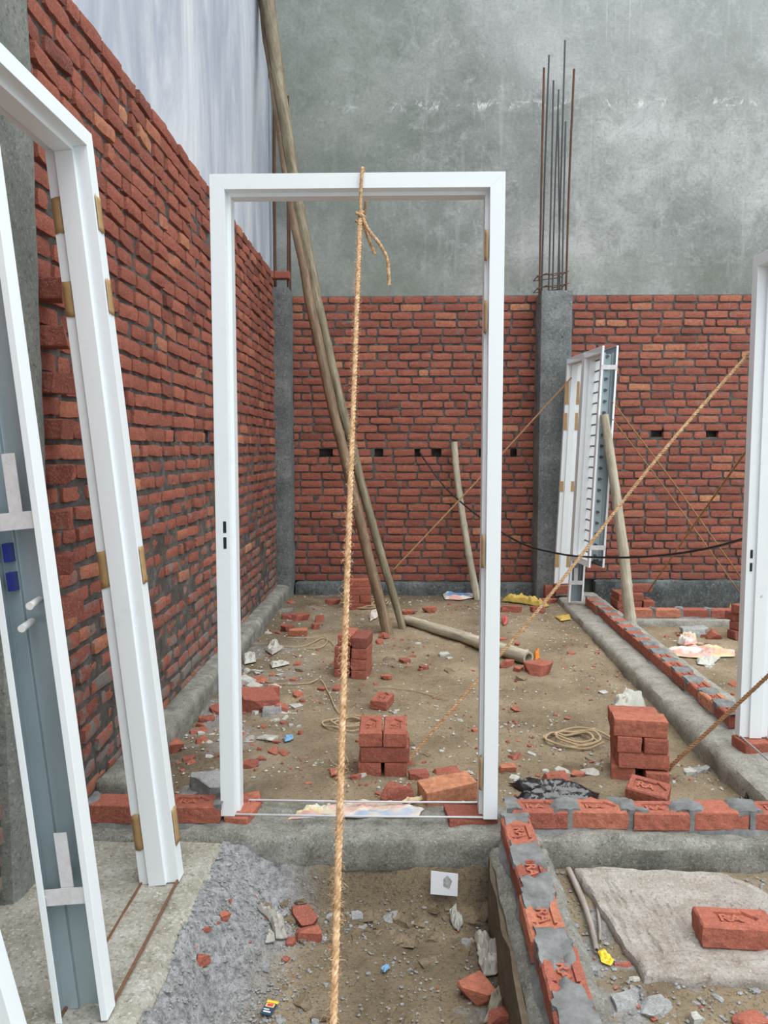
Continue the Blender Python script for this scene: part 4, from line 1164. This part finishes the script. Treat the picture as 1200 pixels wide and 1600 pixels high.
# single bricks on the soil
q = on_ground(700, 1256); make_brick((q.x, q.y + .05, q.z - .004), R_(20), 'orange yellow chipped brick lying behind the right foot of the central frame', tint=.97, L=.235, Wd=.112, H=.085, tilt=(R_(4), R_(-3)))

# ------------------------------------------------------------------ fragments and stones
def rock_mesh(seed, mat, tint=None, flat=.7, jag=.5, name='fragment'):
    rg = random.Random(seed); bm = bmesh.new()
    bmesh.ops.create_cube(bm, size=1)
    for v in bm.verts: v.co += Vector((rg.uniform(-.12, .12), rg.uniform(-.12, .12), rg.uniform(-.08, .08)))
    for _ in range(rg.randint(3, 5)):
        nrm = Vector((rg.gauss(0, 1), rg.gauss(0, 1), rg.gauss(.2, .6))).normalized()
        bmesh.ops.bisect_plane(bm, geom=bm.verts[:] + bm.edges[:] + bm.faces[:], plane_co=nrm * rg.uniform(.30, .48), plane_no=nrm, clear_outer=True)
        bmesh.ops.holes_fill(bm, edges=[e for e in bm.edges if e.is_boundary])
    bmesh.ops.bevel(bm, geom=bm.edges[:], offset=.03, segments=1, affect='EDGES')
    bmesh.ops.triangulate(bm, faces=bm.faces[:])
    bmesh.ops.subdivide_edges(bm, edges=[e for e in bm.edges if e.calc_length() > .22], cuts=1)
    for v in bm.verts:
        n = float(vn(v.co.x * 5 + seed, v.co.y * 5, v.co.z * 5, 3)); v.co += v.co.normalized() * n * .05 * jag
    for v in bm.verts: v.co.z = (v.co.z + .42) * flat
    me = bpy.data.meshes.new(name); bm.to_mesh(me); bm.free(); me.materials.append(MATS[mat])
    if tint is not None:
        at = me.attributes.new('tint', 'FLOAT', 'POINT'); at.data.foreach_set('value', np.full(len(me.vertices), tint, np.float32))
    return me
FR = [rock_mesh(s, 'loose_brick', .25 + .07 * s, .75) for s in range(9)]
FRL = rock_mesh(31, 'loose_brick', .85, .8)
ST = [rock_mesh(100 + s, 'stone_grey', None, .6) for s in range(5)]
MD = [rock_mesh(300 + s, 'mud_lump', None, .65, 1.4) for s in range(5)]
CL = [rock_mesh(200 + s, 'cement_lump', None, .7, 1.6) for s in range(4)]
def put(me, name, loc, size, rz, label, cat, group=None, tilt=0.0, sink=.12):
    o = bpy.data.objects.new(name, me); COL.objects.link(o)
    s = size if hasattr(size, '__len__') else (size, size * .8, size * .7)
    o.scale = s; o.location = (loc[0], loc[1], loc[2] - sink * s[2]); o.rotation_euler = (tilt, tilt * .5, rz)
    return setp(o, label, cat, group)
def frag(px, py, size, label, k=None, rz=None, mat='brick', tilt=.0, dz=0):
    p = on_ground(px, py); me = {'brick': FR, 'stone': ST, 'cement': CL, 'mud': MD}[mat]
    me = me[(k if k is not None else rnd.randint(0, 99)) % len(me)]
    nm, cat = {'brick': ('brick_fragment', 'brick fragment'), 'stone': ('stone', 'stone'), 'cement': ('cement_lump', 'cement lump'), 'mud': ('earth_clod', 'earth clod')}[mat]
    s = size if hasattr(size, '__len__') else (size, size * .85, size * .75)
    return put(me, nm, (p.x, p.y + s[1] * .4, p.z + dz), s, rz if rz is not None else rnd.uniform(0, 3), label, cat, tilt=tilt)
frag(616, 1252, (.135, .10, .105), 'rounded half brick in front of the pile with two stamped tops', 2, .3)
frag(655, 1219, (.08, .06, .05), 'small red brick chip touching the orange brick from behind', 1, .2)
frag(700, 1210, (.12, .06, .04), 'flat brick piece hidden behind the orange brick', 3, .3)
frag(846, 1055, (.17, .14, .13), 'dark red brick lump at the end of the fallen bamboo', 4, .4)
frag(790, 1043, (.10, .08, .08), 'round dark brick lump under the fallen bamboo', 5, 1.0)
frag(810, 1048, (.09, .06, .04), 'small brick piece between two lumps by the fallen bamboo', 6)
frag(604, 1063, (.075, .06, .05), 'small brick cube right of the middle stack', 7, .2)
frag(633, 1037, (.085, .07, .045), 'small brick bit above and right of the middle stack', 0, .2)
frag(794, 1206, (.085, .06, .05), 'brick chip just right of the right foot of the central frame', 8, .1)
frag(872, 1222, (.11, .07, .06), 'brown brick fragment at the upper edge of the black plastic', 3, .2)
frag(928, 1268, (.12, .07, .06), 'brick fragment lying on the right end of the black plastic', 6, .2)
frag(398, 1112, (.20, .16, .16), 'big red brick lump beside the left post of the central frame', 1, .5, tilt=.3)
frag(414, 1092, (.12, .10, .12), 'broken red brick behind the big lump by the left post', 5, .9)
frag(378, 1270, (.12, .12, .10), 'brownish brick piece right of the left post foot', 2, .6)
frag(388, 1268, (.10, .10, .08), 'second brick piece beside the left post foot', 7, .2)
frag(468, 970, (.17, .12, .09), 'dark red brick lump at the left of the fragments by the ledge', 4, .2)
frag(452, 968, (.12, .08, .07), 'flat red brick piece beside the dark lump near the ledge', 1, .2)
frag(449, 988, (.12, .09, .09), 'brick fragment nearest the left ledge', 0, .3)
frag(466, 994, (.17, .10, .10), 'grey-faced brick block between ledge and middle stack', 8, .1)
frag(500, 972, (.08, .07, .10), 'small upright brick piece left of the near rope', 3, .1)
frag(493, 984, (.07, .07, .08), 'dark brick nugget left of the near rope', 4, .1)
frag(600, 978 + 20, (.09, .07, .07), 'brick nugget left of the bamboo feet', 2)
frag(592, 966 + 40, (.08, .06, .05), 'brick nugget in front of the bamboo feet', 5)
frag(520, 945, (.14, .10, .08), 'dark brick lump left of the farthest stack', 4, .2)
frag(640, 960, (.14, .08, .06), 'scattered brick piece behind the fallen bamboo', 6, .2)
frag(672, 958, (.12, .10, .09), 'reddish brick lump right of the bamboo feet', 7, .4)
frag(797, 957, (.20, .12, .11), 'broken brick with red end near the back wall, right of the central frame', 5, .1)
frag(842, 958, (.11, .10, .09), 'red brick nugget where the slanting rope passes the yellow rag', 1, .2)
frag(858, 943, (.16, .10, .07), 'dark brick lump beside the yellow rag', 4, .2)
frag(1112, 1102, (.11, .09, .09), 'bright red brick end between the long row and the right frame', 3, .1, dz=.0)
frag(739, 1412, (.055, .05, .065), 'red broken brick corner against the pit edge beside the white tile', 1, .2)
frag(738, 1445, (.11, .09, .075), 'muddy brick half in the pit below the white tile', 4, .4, mat='mud')
frag(764, 1440, (.07, .07, .11), 'soil-caked lump in the corner of the pit', 3, .4, mat='mud')
frag(744, 1572, (.105, .095, .09), 'bright red broken brick at the bottom of the pit', 7, .5, tilt=.2)
frag(782, 1604, (.10, .08, .06), 'red brick piece cut by the bottom picture edge', 2, .1)
frag(472, 1450, (.10, .08, .07), 'dark red brick shard in the rubble of the pit', 0, .4, tilt=.4)
frag(480, 1468, (.09, .07, .05), 'second dark red shard in the rubble of the pit', 5, .2)
frag(352, 1500, (.040, .030, .040), 'small brick chip at the foot of the crumbled slope', 6)
frag(313, 1526, (.045, .035, .045), 'small upright brick chip on the crumbled slope', 2)
frag(455, 1478, .035, 'brick pebble in the rubble below the crumbled slope', 1)
frag(877, 1208, (.075, .05, .05), 'white stone above the black plastic', 0, .3, mat='stone')
frag(925, 1212, (.10, .06, .035), 'flat white stone left of the tall stack', 1, .3, mat='stone')
frag(693, 1026, (.09, .07, .05), 'pale stone in the middle of the soil floor', 2, .3, mat='stone')
frag(1100, 1214 - 6, (.08, .06, .04), 'grey cement chip right of the tall stack', 0, .3, mat='cement')
frag(1078, 1212, (.07, .05, .05), 'pale cement chip right of the tall stack', 2, .3, mat='stone')
frag(1092, 996, (.26, .16, .13), 'grey cement lump in the right room', 1, .1, mat='cement')
frag(1112, 998, (.12, .10, .13), 'brick shard leaning on the grey cement lump', 2, .3, tilt=.5)
frag(330, 1248, (.20, .14, .12), 'heap of dried cement behind the short brick row', 2, .3, mat='cement', dz=.02)
frag(296, 1252, (.12, .10, .07), 'smaller dried cement lump behind the short brick row', 3, .3, mat='cement')
frag(315, 1162, (.06, .05, .04), 'pale orange chip near the left ledge', 3, .3)
frag(272, 1175, (.10, .08, .08), 'red brick piece against the left ledge', 6, .3)
frag(322, 1128, (.08, .05, .04), 'brick crumb lying by the left ledge', 1, .3)
frag(384, 1070, (.14, .12, .10), 'big white cement chunk beside the left post', 0, .3, mat='stone')
frag(425, 1118, (.12, .08, .07), 'knobbly grey cement chunk right of the red lump', 1, .3, mat='cement')
frag(398, 1117, .055, 'round white pebble at the foot of the red lump', 3, mat='stone')
frag(42, 1492, (.035, .055, .03), 'grey stone flake on the left concrete apron', 1, .6, mat='cement')
frag(8, 1465, (.03, .03, .02), 'brown brick crumb at the far left of the apron', 3)
frag(10, 1538, (.025, .02, .015), 'dark pebble at the left picture edge', 3, mat='cement')
frag(930, 1524, (.025, .03, .03), 'blue-grey pebble at the tip of the branch', 1, mat='cement')
frag(975, 1512, (.055, .02, .018), 'red brick sliver left of the stone slab', 3, .1)
frag(992, 1535, (.03, .025, .02), 'small grey stone against the slab edge', 0, mat='stone')
frag(940, 1420, (.035, .03, .03), 'red chip between branch and slab', 2)
frag(1025, 1590, (.10, .07, .04), 'rough cement clod in front of the stone slab', 3, .3, mat='cement')
frag(985, 1578, (.09, .06, .03), 'pale cement clod at the lower left of the stone slab', 1, .3, mat='cement')
frag(1088, 1602, (.03, .03, .05), 'pointed grey stone at the bottom edge below the slab', 2, .3, mat='stone')
frag(1175, 1606, (.09, .07, .03), 'reddish brick rubble at the lower right corner', 5, .3)
# crumbling lumps in the pit and slope (uncounted)
LAND = [((-.95, 3.5), 'behind the short brick row by the left wall'), ((-.95, 4.6), 'along the left ledge beside the central frame'), ((-.9, 6.2), 'in the rubble between left ledge and middle stack'),
        ((-.9, 7.6), 'at the back left corner column'), ((-.1, 7.6), 'in front of the back wall near the farthest stack'), ((.8, 7.5), 'near the foot of the short pale bamboo'),
        ((1.3, 7.2), 'around the yellow rag'), ((-.3, 5.2), 'around the middle brick stack'), ((.6, 6.2), 'behind the fallen bamboo'), ((.9, 5.1), 'in front of the fallen bamboo end'),
        ((.1, 4.6), 'behind the pile with two stamped tops'), ((-.3, 3.6), 'left of the pile with two stamped tops'), ((.35, 3.6), 'between the stamped pile and right frame post'), ((.7, 4.2), 'on the open soil left of the tall stack'),
        ((.75, 3.4), 'around the black plastic sheet'), ((1.35, 3.5), 'between tall stack and long beam'), ((1.35, 5.0), 'along the long beam halfway back'), ((1.4, 6.2), 'along the far part of the long beam'),
        ((-.55, 2.5), 'on the crumbled cement slope'), ((-.45, 2.1), 'at the foot of the crumbled slope near the bottom edge'), ((-.1, 2.7), 'at the top of the pit under the sill beam'), ((.05, 2.3), 'on the pit floor beside the near rope'), ((.25, 2.6), 'in the pit corner by the white tile'),
        ((.65, 2.5), 'between the branches and the stone slab'), ((.7, 2.1), 'in front of the stone slab'), ((1.2, 2.1), 'below the right part of the stone slab'), ((1.3, 2.78), 'behind the right corner of the stone slab'),
        ((2.3, 4.6), 'beside the long brick row in the right room'), ((2.6, 6.2), 'near the grey cement lump in the right room')]
def near_what(x, y): return min(LAND, key=lambda l: (l[0][0] - x) ** 2 + (l[0][1] - y) ** 2)[1]
def scatter_frag(n, region, mats, smin, smax, label, cat, group, seed, dens=None, name=None):
    rg = random.Random(seed); k = 0; tries = 0
    while k < n and tries < 9000:
        tries += 1
        px = rg.uniform(region[0], region[2]); py = region[1] + (region[3] - region[1]) * rg.random()
        p = on_ground(px, py)
        if dens and not dens(p.x, p.y, rg): continue
        me = rg.choice(mats); s = smin + (smax - smin) * rg.random() ** 2.2
        w = near_what(p.x, p.y) if '%s' in label else None
        put(me, name, p, (s, s * rg.uniform(.5, .9), s * rg.uniform(.35, .65)), rg.uniform(0, 6.28), label % w if w else label, cat, group + ' ' + w if w else group, rg.uniform(-.25, .25), .15); k += 1
inroom = lambda x, y, rg: (-1.14 < x < 1.50 and 3.22 < y < 8.0) and (rg.random() < .25 + .9 * sm(-.1, .35, float(fbm(x * 1.6, y * 1.6, 0, 3, 61))) + .5 * (x < -.6) + .5 * (y > 7))
scatter_frag(85, (250, 925, 1150, 1240), FR, .025, .075, 'small red brick chip lying %s', 'brick chip', 'brick chips on the soil floor', 5, inroom, 'brick_chip')
scatter_frag(90, (250, 925, 1150, 1240), ST, .018, .060, 'pale pebble lying %s', 'pebble', 'pebbles on the soil floor', 6, inroom, 'pebble')
lf_ = lambda x, y, rg: -1.14 < x < -.45 and 3.3 < y < 7.6
scatter_frag(45, (270, 930, 470, 1160), ST, .03, .10, 'pale cement rubble piece lying %s', 'rubble', 'pale rubble on the left of the soil floor', 25, lf_, 'rubble_bit')
scatter_frag(30, (270, 930, 470, 1200), FR, .03, .11, 'red brick rubble piece lying %s', 'rubble', 'red rubble on the left of the soil floor', 26, lf_, 'rubble_bit')
pit_ = lambda x, y, rg: (-.68 < x < .30 and 1.9 < y < 2.8) and (rg.random() < .12 + (x < -.25) * .9 + (y > 2.6) * .5)
scatter_frag(22, (260, 1400, 790, 1600), FR, .010, .030, 'red brick crumb lying %s', 'brick crumb', 'brick crumbs in the pit', 7, pit_, 'brick_crumb')
scatter_frag(70, (240, 1350, 790, 1600), CL, .012, .045, 'grey cement crumb lying %s', 'cement crumb', 'cement crumbs in the pit', 8, pit_, 'cement_crumb')
pm_ = lambda x, y, rg: (-.45 < x < .30 and 1.9 < y < 2.8) and (rg.random() < .08 + (y > 2.62) * .9 + (x > .15) * .3)
scatter_frag(60, (330, 1390, 790, 1600), MD, .015, .075, 'brown earth clod lying %s', 'earth clod', 'earth clods in the pit', 15, pm_, 'earth_clod')
pt_ = lambda x, y, rg: (-.50 < x < .30) and 2.50 < y < 2.79
scatter_frag(55, (390, 1370, 730, 1460), MD + MD + CL, .018, .065, 'rough clod lying %s', 'clod', 'rough clods along the top of the pit', 35, pt_, 'rough_clod')
rr_ = lambda x, y, rg: x > .58 and y < 2.80
scatter_frag(45, (900, 1340, 1200, 1600), CL, .012, .035, 'grey crumb lying %s', 'cement crumb', 'crumbs around the stone slab', 9, rr_, 'cement_crumb')
scatter_frag(16, (880, 1340, 1200, 1600), FR, .010, .03, 'tiny red crumb lying %s', 'brick crumb', 'brick crumbs around the stone slab', 10, rr_, 'brick_crumb')
rm = lambda x, y, rg: x > 2.08 and 3.5 < y < 6.85
scatter_frag(50, (250, 925, 1150, 1240), MD, .03, .10, 'brown earth clod lying %s', 'earth clod', 'earth clods on the soil floor', 16, inroom, 'earth_clod')
scatter_frag(24, (1000, 975, 1150, 1120), FR + ST, .03, .08, 'piece of rubble lying %s', 'rubble', 'rubble in the right room', 12, rm, 'rubble_bit')
mr = lambda x, y, rg: 1.62 < x < 1.74 and y > 3.3
# fine grit, beyond counting
def grit(name, n, mat, smin, smax, seed, reg, label, tint=None, fn=None):
    rg = np.random.RandomState(seed); V = []; Fa = []; T = []
    x = rg.uniform(reg[0], reg[2], n * 3); y = rg.uniform(reg[1], reg[3], n * 3)
    m = rg.rand(n * 3) < fn(x, y); x = x[m][:n]; y = y[m][:n]; z = gh(x, y) + .004
    oc = np.array([(1, 0, 0), (-1, 0, 0), (0, 1, 0), (0, -1, 0), (0, 0, .7), (0, 0, -.5)], float)
    of = [(0, 2, 4), (2, 1, 4), (1, 3, 4), (3, 0, 4), (2, 0, 5), (1, 2, 5), (3, 1, 5), (0, 3, 5)]
    for i in range(len(x)):
        s = smin + (smax - smin) * rg.rand() ** 3; a = rg.rand() * 6.28
        o = oc * s * rg.uniform(.6, 1.2, (6, 3)); ca, sa = math.cos(a), math.sin(a)
        b = len(V)
        for q in o: V.append((x[i] + q[0] * ca - q[1] * sa, y[i] + q[0] * sa + q[1] * ca, z[i] + q[2]))
        Fa += [tuple(b + k for k in f) for f in of]; T += [rg.uniform(.1, .8)] * 6
    o = mesh_obj(name, V, Fa, mat, None, False, {'tint': T} if tint else None)
    setp(o, label, 'grit', None, 'stuff')
fn1 = lambda x, y: .15 + .85 * sm(-.15, .35, fbm(x * 2.2, y * 2.2, 0, 3, 81)) + .4 * (x < -.7)
grit('stone_grit', 3000, 'stone_grey', .003, .013, 1, (-1.18, 3.18, 1.55, 8.0), 'fine pale grit strewn over the soil floor', None, fn1)
grit('brick_grit', 1300, 'loose_brick', .003, .013, 2, (-1.18, 3.18, 1.55, 8.0), 'fine red brick grit strewn over the soil floor', True, fn1)
fn2 = lambda x, y: .10 + .9 * (1 - sm(-.45, -.2, x)) + .25 * sm(.1, .4, fbm(x * 5, y * 5, 0, 3, 82))
grit('cement_grit', 4200, 'cement_lump', .0015, .008, 3, (-.70, 1.85, .32, 2.83), 'fine grey cement grit over the pit and its crumbled slope', None, fn2)
grit('cement_grit', 2200, 'cement_lump', .002, .011, 4, (.57, 1.85, 1.9, 2.83), 'fine grey grit over the soil around the stone slab', None, lambda x, y: .6 + 0 * x)
grit('clod_grit', 1200, 'stone_grey', .003, .012, 5, (2.05, 3.2, 4.0, 6.9), 'fine pale grit on the soil of the right room', None, lambda x, y: .6 + 0 * x)

# ------------------------------------------------------------------ sheets, sacks and litter
def sheet(outline, mat, label, cat, name, h=.02, seed=0, crumple=1.0, thick=.0025, ground=True, fold=22, z=None):
    """crumpled sheet lying on the ground inside a pixel outline turned into ground points"""
    P = [on_ground(*q) for q in outline]
    cx = sum(p.x for p in P) / len(P); cy = sum(p.y for p in P) / len(P)
    size = math.sqrt((max(p.x for p in P) - min(p.x for p in P)) * (max(p.y for p in P) - min(p.y for p in P)))
    ring = []
    fx, fy = fold if isinstance(fold, tuple) else (4.2 / max(.04, size), 4.2 / max(.04, size))
    for i in range(len(P)):
        a_, b_ = P[i], P[(i + 1) % len(P)]; n = 12
        for k in range(n):
            t = k / n; ring.append((a_.x + (b_.x - a_.x) * t, a_.y + (b_.y - a_.y) * t))
    n = len(ring); M = 20; V = []
    for m_ in range(M):
        s = 1 - m_ / M
        for (x, y) in ring:
            X_ = cx + (x - cx) * s; Y_ = cy + (y - cy) * s
            e = min(1, (1 - s) * 4)
            rid = 1 - abs(float(vn(X_ * fx + .6 * float(vn(X_ * 9, Y_ * 9, 0, seed + 5)), Y_ * fy, 0, seed))) * 1.6
            hh = h * e * (.25 + .75 * max(0, rid) * crumple + .4 * float(vn(X_ * fx * .4, Y_ * fy * .4, 0, seed + 2)) * crumple)
            hh += h * .30 * e * crumple * (1 - 2 * abs(float(vn(X_ * fx * 2.7, Y_ * fy * 2.7, 0, seed + 8))))
            g = gz(X_, Y_) if z is None else z
            V.append((X_ - cx + .004 * float(vn(X_ * 60, Y_ * 60, 0, seed)), Y_ - cy, g + .010 + max(.0, hh)))
    V.append((0, 0, (gz(cx, cy) if z is None else z) + .010 + h * .6)); c = len(V) - 1
    Fa = [(m_ * n + i, m_ * n + (i + 1) % n, (m_ + 1) * n + (i + 1) % n, (m_ + 1) * n + i) for m_ in range(M - 1) for i in range(n)]
    Fa += [((M - 1) * n + i, (M - 1) * n + (i + 1) % n, c) for i in range(n)]
    o = mesh_obj(name, V, Fa, mat, None, True); o.location = (cx, cy, 0)
    md = o.modifiers.new('solid', 'SOLIDIFY'); md.thickness = thick; md.offset = -1
    return setp(o, label, cat)
sheet([(470, 1276), (520, 1262), (560, 1256), (620, 1257), (662, 1268), (655, 1279), (560, 1282)], 'printed_sack', 'flattened printed cement sack behind the sill rods of the central frame', 'sack', 'cement_sack', .022, 1, .8, fold=7)
sheet([(448, 1285), (480, 1270), (518, 1262), (500, 1281)], 'cream_sack', 'cream torn paper left of the flattened printed sack', 'paper', 'torn_paper', .02, 2)
sheet([(628, 1255), (660, 1248), (672, 1251), (640, 1260)], 'cream_sack', 'narrow paper strip under the orange brick', 'paper', 'torn_paper', .015, 3)
sheet([(690, 926), (700, 922), (742, 914), (748, 934), (720, 939), (695, 938)], 'pink_sack', 'pink and blue sack at the foot of the short pale bamboo', 'sack', 'cement_sack', .07, 4, .5, fold=4)
sheet([(784, 941), (812, 936), (822, 938), (846, 945), (858, 949), (845, 951), (812, 944)], 'yellow_rag', 'yellow rag near the back wall right of the central frame', 'rag', 'rag', .05, 5)
sheet([(868, 965), (890, 962), (892, 970), (876, 972)], 'yellow_rag', 'small dull yellow scrap beside the long beam', 'rag', 'cloth_scrap', .015, 6)
sheet([(577, 965), (585, 957), (598, 953), (590, 966), (578, 973)], 'cream_sack', 'pale yellow paper piece by the bamboo feet', 'paper', 'torn_paper', .03, 7)
sheet([(795, 1228), (830, 1222), (870, 1226), (905, 1230), (936, 1244), (930, 1262), (900, 1270), (850, 1268), (800, 1262), (805, 1250), (828, 1246)], 'black_plastic_film', 'crumpled black plastic sheet behind the right brick row', 'plastic sheet', 'plastic_sheet', .028, 8, .8, fold=(9, 26))
sheet([(1150, 1262), (1165, 1252), (1186, 1256), (1192, 1270), (1170, 1274)], 'black_plastic_film', 'small shiny black plastic bag beside the long beam end', 'plastic bag', 'plastic_bag', .035, 9, 1.0, fold=26)
sheet([(955, 1118), (958, 1100), (980, 1096), (1008, 1104), (1012, 1122)], 'white_sack', 'white stuffed plastic sack behind the tall brick stack', 'sack', 'plastic_sack', .11, 10, .45, fold=7)
sheet([(1038, 1016), (1060, 1014), (1110, 1012), (1148, 1018), (1148, 1028), (1090, 1030), (1055, 1027)], 'cream_sack', 'flattened cream sack on the soil of the right room', 'sack', 'cement_sack', .04, 11, .6, fold=5)
sheet([(1058, 1008), (1066, 1000), (1088, 999), (1090, 1008), (1070, 1012)], 'cream_sack', 'small crumpled yellowish bag above the flattened cream sack', 'bag', 'paper_bag', .05, 12)
sheet([(1088, 1034), (1105, 1028), (1125, 1030), (1110, 1042), (1090, 1040)], 'white_sack', 'pale cloth piece below the flattened cream sack', 'cloth', 'cloth_scrap', .02, 13)
sheet([(1130, 948), (1150, 942), (1160, 950), (1140, 953)], 'yellow_rag', 'pale yellow sheet beside the dark plinth, left of the right frame', 'sheet', 'plastic_sheet', .06, 14)
sheet([(742, 1465), (762, 1470), (778, 1485), (784, 1510), (775, 1528), (756, 1530), (750, 1510)], 'grey_plastic_film', 'grey crumpled plastic bag in the pit beside the brick row', 'plastic bag', 'plastic_bag', .035, 15, 1.0, fold=20)
sheet([(800, 1525), (812, 1522), (800, 1560), (775, 1598), (755, 1604), (765, 1575), (785, 1545)], 'muddy_cloth', 'muddy cloth strip in the pit below the grey plastic bag', 'cloth', 'cloth_strip', .04, 16, .7, fold=12)
sheet([(702, 1430), (712, 1428), (722, 1448), (716, 1460), (706, 1448)], 'white_sack', 'crushed white paper below the white tile', 'paper', 'crumpled_paper', .03, 17, fold=40)
sheet([(402, 1433), (425, 1430), (442, 1450), (448, 1470), (432, 1472), (424, 1455)], 'grey_plastic_film', 'torn grey plastic in the rubble of the pit', 'plastic', 'plastic_scrap', .035, 18, fold=30)
sheet([(415, 1478), (424, 1462), (428, 1476)], 'white_sack', 'small white scrap in the rubble of the pit', 'scrap', 'plastic_scrap', .02, 19)
sheet([(422, 1038), (450, 1036), (452, 1040), (425, 1046)], 'white_sack', 'white strip of cloth on the left of the soil floor', 'cloth', 'cloth_scrap', .02, 20)
sheet([(380, 1030), (398, 1022), (400, 1036), (382, 1040)], 'white_sack', 'white scrap beside the left post of the central frame', 'scrap', 'cloth_scrap', .03, 21)
sheet([(415, 1018), (430, 1006), (440, 1016), (425, 1026)], 'grey_plastic_film', 'whitish plastic by the brick rubble near the left ledge', 'plastic', 'plastic_scrap', .04, 22)
sheet([(443, 1158), (456, 1152), (459, 1157), (446, 1162)], 'pale_blue_scrap', 'small light blue scrap on the soil left of the near rope', 'scrap', 'plastic_scrap', .012, 23)
sheet([(596, 1518), (602, 1512), (608, 1517), (600, 1524)], 'pale_blue_scrap', 'tiny light blue scrap on the pit floor right of the near rope', 'scrap', 'plastic_scrap', .006, 24)
sheet([(848, 1018), (856, 1014), (858, 1022), (850, 1026)], 'pale_blue_scrap', 'tiny bluish scrap in the back of the soil floor', 'scrap', 'plastic_scrap', .02, 25) if False else None
sheet([(934, 1492), (942, 1490), (957, 1505), (955, 1514), (940, 1508)], 'yellow_plastic', 'bright yellow wrapper scrap at the tip of the branch', 'wrapper', 'wrapper', .008, 26, fold=40)
sheet([(784, 974), (790, 969), (793, 975), (787, 979)], 'pink_plastic', 'small pink object behind the fallen bamboo', 'scrap', 'plastic_scrap', .05, 27)
sheet([(833, 1030), (840, 1020), (843, 1031), (836, 1036)], 'orange_scrap', 'orange scrap at the end of the fallen bamboo', 'scrap', 'plastic_scrap', .05, 28)
sheet([(320, 1214), (345, 1222), (352, 1250), (330, 1246)], 'grey_plastic_film', 'greyish sack end behind the left post foot', 'sack', 'plastic_sack', .05, 29, .6)

# white tile leaning on the beam face
t0 = Vector((GZ(694, 1394, -.27).x, 2.72, -.275))
tq = GY(694, 1398, 2.775)
tr = empty('floor_tile', (tq.x, 2.775, tq.z), (R_(-14), 0, R_(-3)), 'broken white tile leaning against the soil at the top of the pit', 'tile')
m = bmesh.new(); vs = [m.verts.new(p) for p in [(-.052, 0, 0), (.050, 0, -.004), (.052, 0, .075), (-.05, 0, .082)]]
f = m.faces.new(vs); r = bmesh.ops.extrude_face_region(m, geom=[f]); [v.co.__iadd__(Vector((0, .006, 0))) for v in r['geom'] if isinstance(v, bmesh.types.BMVert)]
bmesh.ops.recalc_face_normals(m, faces=m.faces)
bm_obj('tile_body', m, 'white_tile', None, False, tr)
MB().add([(-.002, -.0012, .03), (.02, -.0012, .022), (.03, -.0012, .05), (.012, -.0012, .07), (-.004, -.0012, .055)], [(0, 1, 2, 3, 4)]).obj('cement_stain', 'cement_lump', tr)

# small sachet
q = on_ground(421, 1582); an = R_(-14)
sr = empty('foil_sachet', (q.x, q.y, q.z + .014), (0, 0, an), 'small yellow and navy foil sachet on the pit floor by the bottom edge', 'sachet')
def quadobj(name, x0, y0, x1, y1, z, mat, th=.0012):
    return MB().box((x0, y0, z), (x1, y1, z + th)).obj(name, mat, sr)
quadobj('foil_body', -.018, -.031, .018, .020, 0, 'navy_foil', .003)
quadobj('yellow_band', -.019, .020, .019, .031, 0, 'yellow_plastic', .003)
quadobj('label_patch', -.015, .001, .013, .016, .003, 'cream_print')
quadobj('red_badge', -.010, .004, .009, .013, .0042, 'red_print')
quadobj('printed_line', -.014, -.012, .004, -.008, .003, 'white_plastic')
quadobj('printed_line', -.012, -.022, .012, -.017, .003, 'white_plastic')

# rusty bars lying under the leaning frame's sill rods are the sill rods; splintered board on the pit side of the near row
pb = MB()
n = 26; V = []; Fa = []
for i in range(n + 1):
    y = 2.80 - 1.25 * i / n; e = .010 * float(vn(y * 9, 3, 0, 2)); t_ = -.035 + .02 * float(vn(y * 5, 1, 0, 5))
    for (x, z) in ((.322 + e, -.30), (.318 + e, -.16), (.322 + e * .6, t_), (.338, t_ - .004), (.338, -.30)): V.append((x - .33, y - 2.2, z + .3))
for i in range(n):
    for k in range(4): a_ = i * 5 + k; Fa.append((a_, a_ + 5, a_ + 6, a_ + 1))
o = mesh_obj('shuttering_board', V, Fa, 'old_board', None, False); o.location = (.33, 2.2, -.3)
setp(o, 'rough splintered shuttering board on the pit side of the near brick row', 'board')
for o in list(bpy.data.objects):
    if 'w' in o.keys(): del o['w']
